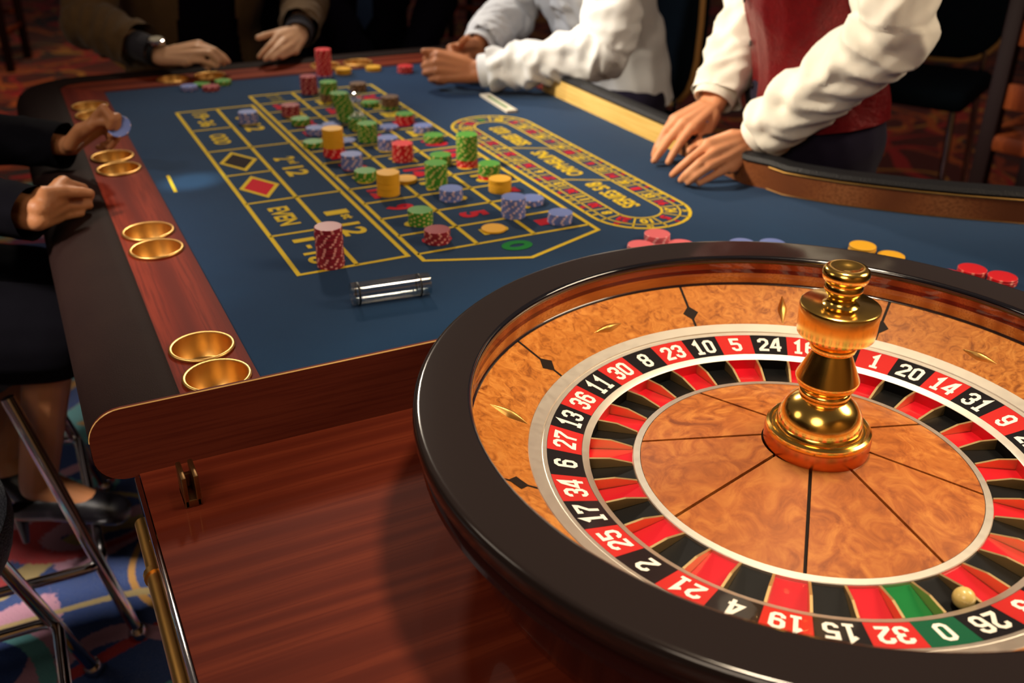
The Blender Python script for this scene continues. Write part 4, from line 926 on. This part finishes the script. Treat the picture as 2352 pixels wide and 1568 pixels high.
# dealer in the red waistcoat
E_ = dict(lat=(-0.50, -0.87, 0), pelvis=(0.905, 0.155, 0.88), waist=(0.88, 0.165, 1.04), chest=(0.84, 0.175, 1.28), shL=(0.84, -0.03, 1.38), shR=(0.98, 0.32, 1.37), neck=(0.82, 0.18, 1.50), face=(-0.9, 0.3, -0.3),
          elL=(0.815, -0.080, 1.105), elR=(0.905, 0.355, 1.100), knL=(0.93, 0.05, 0.48), knR=(0.99, 0.24, 0.48), anL=(0.96, 0.05, 0.09), anR=(1.03, 0.24, 0.09), toL=(0.84, 0.08, 0.035), toR=(0.91, 0.28, 0.035))
dealer = person('person', 'person in red satin waistcoat and white shirt leaning hands on the felt', E_, {'L': HANDS['dealer_left'], 'R': HANDS['dealer_right']}, 'skin', 0.0031, 0.55)
def ed_shirt(bm):
    folds([(E_['elL'], E_['wrL']), (E_['shL'], E_['elL']), (E_['elR'], E_['wrR']), (E_['shR'], E_['elR'])], 0.0135, 18, 2.3, 0.003)(bm)
    for p, n in sleeve_hem(E_, 'LR', 0.10): cut(bm, p, n, 0.085)
    def dseg(p, a, b):
        a, b = V3(a), V3(b); d = b - a; t_ = max(0, min(1, (p - a).dot(d) / d.length_squared)); return (p - a - d * t_).length
    low = [v_ for v_ in bm.verts if v_.co.z < 1.02 and min(dseg(v_.co, E_['elL'], E_['wrL']), dseg(v_.co, E_['elR'], E_['wrR'])) > (0.080 if v_.co.z > 0.99 else 0.066)]
    bmesh.ops.delete(bm, geom=low, context='VERTS')
blob('shirt', torso(E_, 0.070, 0.098) + arms(E_, 'LR', 0.066, 0.064, 0.043, 0.94), 0.0055, 'white_shirt', dealer, 5, 1.0, ed_shirt)
for s_ in 'LR': cuff(E_, s_, 'cuff', 'white_shirt', dealer, 0.0385, 0.062, 0.012)
def ed_vest(bm):
    folds([(E_['pelvis'], E_['chest'])], 0.010, 12, 4.1, 0.006)(bm)
    bmesh.ops.bisect_plane(bm, geom=list(bm.verts) + list(bm.edges) + list(bm.faces), plane_co=(0.88, 0.16, 0.905), plane_no=V3((0.10, -0.12, -1)), clear_outer=True)
blob('waistcoat', torso(E_, 0.082, 0.119), 0.0055, 'red_satin', dealer, 6, 1.0, ed_vest)
blob('trousers', [(V3(E_['pelvis']) + V3(E_['lat']) * o_ * 0.08, V3(E_['waist']) + V3(E_['lat']) * o_ * 0.07 - V3((0, 0, 0.10)), 0.118, 0.108) for o_ in (-1, 0, 1)] + legs(E_, 0.098, 0.078, 0.068), 0.010, 'navy_trousers', dealer, 4)
fwd = V3((-0.9, 0.44, 0)).normalized()
for z in (0.955, 1.035, 1.115, 1.195):
    p = V3(E_['waist']).lerp(V3(E_['chest']), (z - 1.04) / 0.24); b_ = bmesh.new()
    lathe(b_, [(0.0, 0.0), (0.0055, 0.0), (0.0062, 0.0012), (0.0055, 0.0030), (0.0, 0.0026)], 14)
    bmesh.ops.transform(b_, matrix=Matrix.Translation(V3((p.x, p.y, z)) + fwd * (0.119 if z < 1.1 else 0.127)) @ fwd.to_track_quat('Z', 'Y').to_matrix().to_4x4(), verts=b_.verts); obj('button', b_, 'button', dealer)
for s_ in 'LR':
    blob('shoe', [(V3(E_['an' + s_]) - V3((-0.04, 0, 0.045)), E_['to' + s_], 0.042, 0.034)], 0.008, 'shoe_black', dealer)

# guest in the white shirt, hands clasped on the felt
D_ = dict(lat=(0.10, -0.97, 0), pelvis=(1.01, 1.06, 0.74), waist=(0.975, 1.05, 0.90), chest=(0.875, 1.02, 1.10), shL=(0.87, 0.80, 1.20), shR=(0.86, 1.20, 1.18), neck=(0.80, 1.00, 1.28), face=(-0.95, -0.1, -0.3),
          elL=(0.765, 0.735, 0.925), elR=(0.80, 1.27, 0.935), knL=(0.82, 0.86, 0.58), knR=(0.82, 1.12, 0.58), anL=(0.86, 0.84, 0.14), anR=(0.86, 1.14, 0.14), toL=(0.74, 0.83, 0.06), toR=(0.74, 1.15, 0.06))
guest = person('person', 'person in white shirt leaning over the table corner with clasped hands', D_, {'L': HANDS['clasp_near'], 'R': HANDS['clasp_far']}, 'skin_tan', 0.0034, 0.5)
def ed_d(bm):
    folds([(D_['elL'], D_['wrL']), (D_['shL'], D_['elL']), (D_['elR'], D_['wrR']), (D_['shR'], D_['elR']), (D_['pelvis'], D_['chest'])], 0.0140, 19, 7.7, 0.007)(bm)
    for p, n in sleeve_hem(D_, 'LR', 0.12): cut(bm, p, n, 0.085)
    bmesh.ops.bisect_plane(bm, geom=list(bm.verts) + list(bm.edges) + list(bm.faces), plane_co=(1.0, 0.99, 0.735), plane_no=V3((0.1, 0.15, -1)), clear_outer=True)
blob('shirt', torso(D_, 0.068, 0.112) + [(V3(D_['pelvis']) + V3((0.02, o_, -0.03)), V3(D_['waist']) + V3((0.02, o_ * 0.9, 0)), 0.115, 0.108) for o_ in (-0.065, 0.085)] + arms(D_, 'LR', 0.068, 0.062, 0.042, 0.92), 0.0062, 'white_shirt_cool', guest, 5, 1.0, ed_d)
for s_ in 'LR': cuff(D_, s_, 'cuff', 'white_shirt_cool', guest, 0.0385, 0.066, 0.014)
blob('trousers', legs(D_, 0.10, 0.078, 0.066), 0.012, 'navy_trousers', guest, 4)
for s_ in 'LR': blob('shoe', [(V3(D_['an' + s_]) - V3((0, 0, 0.07)), D_['to' + s_], 0.042, 0.036)], 0.009, 'shoe_black', guest)

# guest with the watch, olive jacket
B_d = dict(lat=(1, 0.05, 0), pelvis=(0.03, 1.93, 0.66), waist=(0.03, 1.88, 0.86), chest=(0.03, 1.80, 1.08), shL=(0.24, 1.82, 1.20), shR=(-0.19, 1.82, 1.20), neck=(0.03, 1.76, 1.28), face=(0.1, -0.95, -0.2),
           elL=(0.335, 1.715, 0.935), elR=(-0.285, 1.64, 0.915), knL=(0.16, 1.58, 0.60), knR=(-0.10, 1.58, 0.60), anL=(0.16, 1.62, 0.14), anR=(-0.10, 1.62, 0.14), toL=(0.17, 1.50, 0.08), toR=(-0.11, 1.50, 0.08))
watcher = person('person', 'person in olive jacket and dark shirt wearing a large wristwatch', B_d, {'R': HANDS['watch_hand'], 'L': HANDS['far_left_hand']}, 'skin_pale', 0.0034, 0.5)
def ed_b(bm):
    folds([(B_d['elL'], B_d['wrL']), (B_d['shL'], B_d['elL']), (B_d['elR'], B_d['wrR']), (B_d['shR'], B_d['elR'])], 0.008, 18, 3.3, 0.004)(bm)
    for p, n in sleeve_hem(B_d, 'R', 0.30) + sleeve_hem(B_d, 'L', 0.16): cut(bm, p, n, 0.10)
    dead = [v_ for v_ in bm.verts if v_.co.y < 1.80 and abs(v_.co.x - 0.045) < 0.055 + 0.10 * (1.15 - v_.co.z) and v_.co.z > 0.6 and (V3((v_.co.x, v_.co.y, 0)) - V3((0.03, 1.84, 0))).length < 0.30]
    bmesh.ops.delete(bm, geom=dead, context='VERTS')
blob('jacket', torso(B_d, 0.095, 0.122) + arms(B_d, 'R', 0.070, 0.066, 0.054, 0.74) + arms(B_d, 'L', 0.070, 0.066, 0.052, 0.90), 0.0065, 'jacket_olive', watcher, 5, 1.0, ed_b)
blob('shirt', torso(B_d, 0.080, 0.106), 0.009, 'suit_black', watcher, 4)
blob('trousers', legs(B_d, 0.10, 0.078, 0.066), 0.012, 'navy_trousers', watcher, 4)
cuff(B_d, 'R', 'knit_cuff', 'knit_dark', watcher, 0.0360, 0.070, 0.035); cuff(B_d, 'L', 'knit_cuff', 'knit_dark', watcher, 0.0350, 0.050, 0.010)
wp = V3(B_d['wrR']); dd = (V3(B_d['elR']) - wp).normalized(); wn = V3((0.15, -0.55, 0.82)); wn = (wn - dd * wn.dot(dd)).normalized()
b_ = bmesh.new(); lathe(b_, [(0.0305, -0.010), (0.0325, -0.010), (0.0325, 0.010), (0.0305, 0.010)], 32, closed=True)
bmesh.ops.transform(b_, matrix=Matrix.Translation(wp + dd * 0.022) @ dd.to_track_quat('Z', 'Y').to_matrix().to_4x4(), verts=b_.verts); ws = obj('watch_strap', b_, 'black_leather', watcher)
b_ = bmesh.new(); lathe(b_, [(0.0, 0.0), (0.022, 0.0), (0.0235, 0.004), (0.0225, 0.009), (0.019, 0.0105), (0.0, 0.0100)], 32)
bmesh.ops.transform(b_, matrix=Matrix.Translation(wp + dd * 0.022 + wn * 0.030) @ wn.to_track_quat('Z', 'Y').to_matrix().to_4x4(), verts=b_.verts); obj('watch_case', b_, 'chrome', ws)
b_ = bmesh.new(); lathe(b_, [(0.0, 0.0), (0.0165, 0.0), (0.0165, 0.0004), (0.0, 0.0004)], 28)
bmesh.ops.transform(b_, matrix=Matrix.Translation(wp + dd * 0.022 + wn * 0.0407) @ wn.to_track_quat('Z', 'Y').to_matrix().to_4x4(), verts=b_.verts); obj('watch_face', b_, 'watch_face', ws)
for s_ in 'LR': blob('shoe', [(V3(B_d['an' + s_]) - V3((0, -0.02, 0.06)), B_d['to' + s_], 0.042, 0.036)], 0.009, 'shoe_black', watcher)

# guest in the dark suit
C_ = dict(lat=(1, 0, 0), pelvis=(0.53, 1.96, 0.66), waist=(0.53, 1.92, 0.86), chest=(0.53, 1.86, 1.08), shL=(0.74, 1.87, 1.20), shR=(0.32, 1.87, 1.20), neck=(0.53, 1.82, 1.28), face=(0, -1, -0.2),
          elL=(0.785, 1.78, 0.90), elR=(0.40, 1.72, 0.90), wrL=(0.62, 1.60, 0.74), wrR=(0.46, 1.58, 0.74), knL=(0.66, 1.60, 0.60), knR=(0.40, 1.60, 0.60), anL=(0.66, 1.64, 0.14), anR=(0.40, 1.64, 0.14), toL=(0.67, 1.52, 0.08), toR=(0.39, 1.52, 0.08))
suit = person('person', 'person in a black suit seated behind the far rail', C_, {}, 'skin_pale', 0.006, 0.6)
blob('suit_jacket', torso(C_, 0.090, 0.120) + arms(C_, 'LR', 0.070, 0.062, 0.050), 0.009, 'suit_black', suit, 5, 1.0, folds([(C_['elL'], C_['wrL']), (C_['shL'], C_['elL']), (C_['elR'], C_['wrR']), (C_['shR'], C_['elR'])], 0.006, 18, 1.3, 0.003))
blob('trousers', legs(C_, 0.10, 0.078, 0.066), 0.012, 'suit_black', suit, 4)
for s_ in 'LR': blob('shoe', [(V3(C_['an' + s_]) - V3((0, -0.02, 0.06)), C_['to' + s_], 0.042, 0.036)], 0.009, 'shoe_black', suit)
bm = bmesh.new(); cx_ = 0.53
for (x0_, z0_), (x1_, z1_), (x2_, z2_), (x3_, z3_) in [((-0.016, 1.10), (0.016, 1.10), (0.026, 0.86), (-0.026, 0.86)), ((-0.026, 0.86), (0.026, 0.86), (0.0, 0.82), (0.0, 0.82))]:
    q = [(x0_, z0_), (x1_, z1_), (x2_, z2_), (x3_, z3_)]
    V = [[bm.verts.new((cx_ + x, 1.935 - 0.19 - (z - 0.86) * 0.22 - dy, z)) for x, z in q] for dy in (0, 0.006)]
    for a in range(4):
        try: bm.faces.new((V[0][a], V[0][(a + 1) % 4], V[1][(a + 1) % 4], V[1][a]))
        except ValueError: pass
    bm.faces.new(V[1]); bm.faces.new(V[0][::-1])
bmesh.ops.remove_doubles(bm, verts=bm.verts, dist=1e-6); bmesh.ops.translate(bm, vec=(0, 0.03, 0), verts=bm.verts)
obj('tie', bm, 'tie_blue', suit, smooth=False)

# guest in black at the side rail
A_ = dict(lat=(0, 1, 0), pelvis=(-0.83, 0.56, 0.66), waist=(-0.83, 0.56, 0.84), chest=(-0.80, 0.57, 1.04), shL=(-0.78, 0.75, 1.12), shR=(-0.78, 0.40, 1.12), neck=(-0.78, 0.57, 1.22), face=(0.95, 0, -0.2),
          elL=(-0.640, 0.775, 0.882), elR=(-0.675, 0.468, 0.876), knL=(-0.535, 0.64, 0.600), knR=(-0.525, 0.44, 0.595), anL=(-0.66, 0.60, 0.275), anR=(-0.605, 0.485, 0.270), toL=(-0.625, 0.545, 0.205), toR=(-0.492, 0.435, 0.205))
HANDS['near_fist']['Th'][3] = [a_ * 0.55 + b_ * 0.45 for a_, b_ in zip(HANDS['near_fist']['Th'][3], HANDS['near_fist']['Th'][2])]
lady = person('person', 'person in black sleeves and heels at the side rail, holding a blue chip', A_, {'R': HANDS['near_fist'], 'L': HANDS['chip_hand']}, 'skin_dim', 0.0031, 0.5)
def ed_a(bm):
    folds([(A_['elL'], A_['wrL']), (A_['elR'], A_['wrR'])], 0.004, 18, 5.5)(bm)
    for p, n in sleeve_hem(A_, 'LR', 0.03): cut(bm, p, n, 0.085)
blob('black_top', torso(A_, 0.065, 0.100) + arms(A_, 'LR', 0.056, 0.050, 0.040), 0.0065, 'black_cloth', lady, 5, 1.0, ed_a)
def ed_sk(bm): bmesh.ops.bisect_plane(bm, geom=list(bm.verts) + list(bm.edges) + list(bm.faces), plane_co=(-0.53, 0.5, 0.50), plane_no=V3((0.25, 0, -1)), clear_outer=True)
blob('skirt', [(V3(A_['pelvis']) + V3((0, o_, 0)), V3(A_['waist']) + V3((0, o_ * 0.8, 0)), 0.125, 0.108) for o_ in (-0.07, 0.07)] + [(V3(A_['pelvis']) + V3((0, -0.09, -0.01)), A_['knR'], 0.105, 0.088), (V3(A_['pelvis']) + V3((0, 0.09, -0.01)), A_['knL'], 0.105, 0.085), (V3((-0.70, 0.55, 0.60)), V3((-0.56, 0.54, 0.58)), 0.08, 0.07)], 0.0075, 'black_cloth', lady, 5, 1.0, ed_sk)
for s_ in 'LR':
    a, t_ = V3(A_['an' + s_]), V3(A_['to' + s_]); fw_ = (t_ - a); fw_.z = 0; fw_.normalize(); hl = a - fw_ * 0.035 + V3((0, 0, -0.045))
    def ed_sh(bm):
        pl_ = a + V3((0, 0, -0.022))
        bmesh.ops.bisect_plane(bm, geom=list(bm.verts) + list(bm.edges) + list(bm.faces), plane_co=pl_, plane_no=V3((-fw_.x * 0.55, -fw_.y * 0.55, 1)), clear_outer=True)
    sh = blob('shoe', [(hl, a + fw_ * 0.03 - V3((0, 0, 0.045)), 0.036, 0.036), (a + fw_ * 0.03 - V3((0, 0, 0.045)), t_ + fw_ * 0.01, 0.038, 0.032)], 0.005, 'shoe_black', lady, 3, 1.0, ed_sh)
    b_ = bmesh.new(); tube(b_, [hl - fw_ * 0.012 - V3((0, 0, 0.01)), hl - fw_ * 0.016 - V3((0, 0, 0.095))], [0.016, 0.006], 10); obj('heel', b_, 'shoe_black', sh)
# the chip between her fingers
h = HANDS['chip_hand']; pc = V3((-0.3445, 0.5335, 0.9215)); nn = V3((-0.25, -0.62, 0.55)).normalized()
o = bpy.data.objects.new('poker_chip', CM['blue']); COL.objects.link(o); o.rotation_mode = 'QUATERNION'; o.rotation_quaternion = nn.to_track_quat('Z', 'Y'); o.location = pc - nn * CT / 2
tag(o, 'blue chip held between thumb and fingers above the side rail', 'chip', 'poker chips: held chip')

# ------------------------------------------------------------------ stools and chairs
def stool(name, label, c_, half, foot, seat_z, group, ring=0.17, rad=0.24, off=0.0):
    s = thing(name, label, 'stool', (c_[0], c_[1], 0), 0, group)
    b_ = bmesh.new(); lathe(b_, [(0.0, seat_z - 0.03), (rad - 0.03, seat_z - 0.03), (rad - 0.006, seat_z - 0.018), (rad, seat_z + 0.005), (rad - 0.004, seat_z + 0.030), (rad - 0.03, seat_z + 0.050), (rad * 0.5, seat_z + 0.060), (0.0, seat_z + 0.062)], 48, c=(0, off)); obj('seat', b_, 'black_leather', s)
    for sx in (-1, 1):
        for sy in (-1, 1):
            a = V3((sx * half, sy * half, seat_z - 0.03)); f = V3((sx * foot[0], sy * foot[1], 0.012)); b_ = bmesh.new(); tube(b_, [a, f], 0.0120, 16); lg = obj('leg', b_, 'chrome', s)
            b_ = bmesh.new(); lathe(b_, [(0.0, 0.0), (0.018, 0.0), (0.0195, 0.006), (0.017, 0.016), (0.0125, 0.024), (0.0, 0.026)], 20, c=(f.x, f.y)); obj('glide', b_, 'chrome', lg)
    k = 1 - ring / seat_z; rx = half + (foot[0] - half) * k + 0.006; ry = half + (foot[1] - half) * k + 0.006
    pts = bend([(0, -ry, ring), (rx, -ry, ring), (rx, ry, ring), (-rx, ry, ring), (-rx, -ry, ring), (0, -ry, ring)], 0.035)
    b_ = bmesh.new(); tube(b_, pts, 0.0100, 14); obj('foot_ring', b_, 'chrome', s); return s
stool('bar_stool', 'chrome stool with black seat under the person in black', (-0.78, 0.558), 0.168, (0.290, 0.265), 0.545, 'chrome stools')
stool('bar_stool', 'empty chrome stool closest to the camera beside the wheel deck', (-0.876, -0.065), 0.170, (0.299, 0.300), 0.545, 'chrome stools', 0.17, 0.264, 0.045)
def chair(name, label, loc, rotz, seat_z, back_c, back_w, back_h, group=None, cat='chair'):
    """faces local +Y; rounded back behind"""
    s = thing(name, label, cat, loc, rotz, group)
    b_ = bmesh.new(); box(b_, (0, 0, seat_z), (0.44, 0.44, 0.07), 0.03, seg=3); obj('seat', b_, 'chair_teal', s)
    n = 28; out = []
    for i in range(n):
        a = 2 * PI * i / n; ca, sa = math.cos(a), math.sin(a); p_ = 0.62
        out.append((back_w / 2 * math.copysign(abs(ca) ** p_, ca), back_c + back_h / 2 * math.copysign(abs(sa) ** p_, sa)))
    b_ = bmesh.new(); fr, bk = [], []
    V = [[b_.verts.new((x * k_, -0.235 + d_, back_c + (z - back_c) * k_)) for x, z in out] for k_, d_ in ((0.90, 0.030), (0.98, 0.022), (1.0, 0.0), (0.98, -0.022), (0.90, -0.028))]
    for j in range(4):
        for i in range(n): b_.faces.new((V[j][i], V[j][(i + 1) % n], V[j + 1][(i + 1) % n], V[j + 1][i]))
    b_.faces.new(V[0]); b_.faces.new(V[-1][::-1]); bkr = obj('backrest', b_, 'chair_teal', s)
    b_ = bmesh.new(); tube(b_, [(x * 1.01, -0.225, back_c + (z - back_c) * 1.01) for x, z in out] + [(out[0][0] * 1.01, -0.225, out[0][1])], 0.009, 8); obj('piping', b_, 'piping', bkr)
    for sx in (-1, 1):
        b_ = bmesh.new(); tube(b_, [(sx * 0.17, -0.23, back_c - back_h * 0.3), (sx * 0.17, -0.22, seat_z)], 0.011, 12); obj('back_post', b_, 'chrome', s)
        for sy in (-1, 1):
            b_ = bmesh.new(); tube(b_, [(sx * 0.18, sy * 0.18, seat_z - 0.03), (sx * 0.215, sy * 0.215, 0.0)], 0.0125, 12); obj('leg', b_, 'chrome', s)
    return s
chair('padded_chair', 'dark padded chair with rounded gold-piped back behind white-shirted person', (1.08, 1.33, 0), PI / 2, 0.60, 0.90, 0.50, 0.54)
chair('padded_chair', 'dark padded chair standing behind the dealer at the far side', (2.30, 1.16, 0), PI / 2 + 0.5, 0.62, 0.98, 0.48, 0.62)
chair('padded_chair', 'chair with slim pale metal posts under person in olive jacket', (0.03, 1.95, 0), PI, 0.53, 0.90, 0.50, 0.5)
chair('padded_chair', 'dark chair under the person in a black suit', (0.53, 1.98, 0), PI, 0.53, 0.90, 0.48, 0.5)
def wood_chair(label, loc, rotz):
    s = thing('wooden_chair', label, 'chair', loc, rotz, None)
    b_ = bmesh.new(); box(b_, (0, 0, 0.62), (0.44, 0.44, 0.05), 0.015); obj('seat', b_, 'chair_wood', s)
    for sx in (-1, 1):
        for sy in (-1, 1):
            top = 1.15 if sy < 0 else 0.60
            b_ = bmesh.new(); box(b_, (sx * 0.20, sy * 0.20, top / 2), (0.045, 0.045, top), 0.006); obj('leg', b_, 'dark_wood', s)
    for z, mm in ((0.75, 'chair_wood'), (0.92, 'chair_wood'), (1.09, 'chair_wood')):
        b_ = bmesh.new(); box(b_, (0, -0.20, z), (0.36, 0.022, 0.07), 0.005); obj('back_slat', b_, mm, s)
    for sy in (-1, 1):
        b_ = bmesh.new(); box(b_, (0, sy * 0.20, 0.30), (0.36, 0.022, 0.03), 0.004); obj('stretcher', b_, 'chair_wood', s)
    for sx in (-1, 1):
        b_ = bmesh.new(); box(b_, (sx * 0.20, 0, 0.22), (0.022, 0.36, 0.03), 0.004); obj('stretcher', b_, 'chair_wood', s)
    return s
wood_chair('tall dark wooden chair standing at the far right on warm-lit carpet', (2.20, 0.42, 0), -1.265)
wood_chair('wooden chair far behind, between black suit and white shirt', (2.75, 5.6, 0), 0.8)
wood_chair('wooden chair in the gloom at the far left corner', (-0.62, 5.9, 0), -0.3)
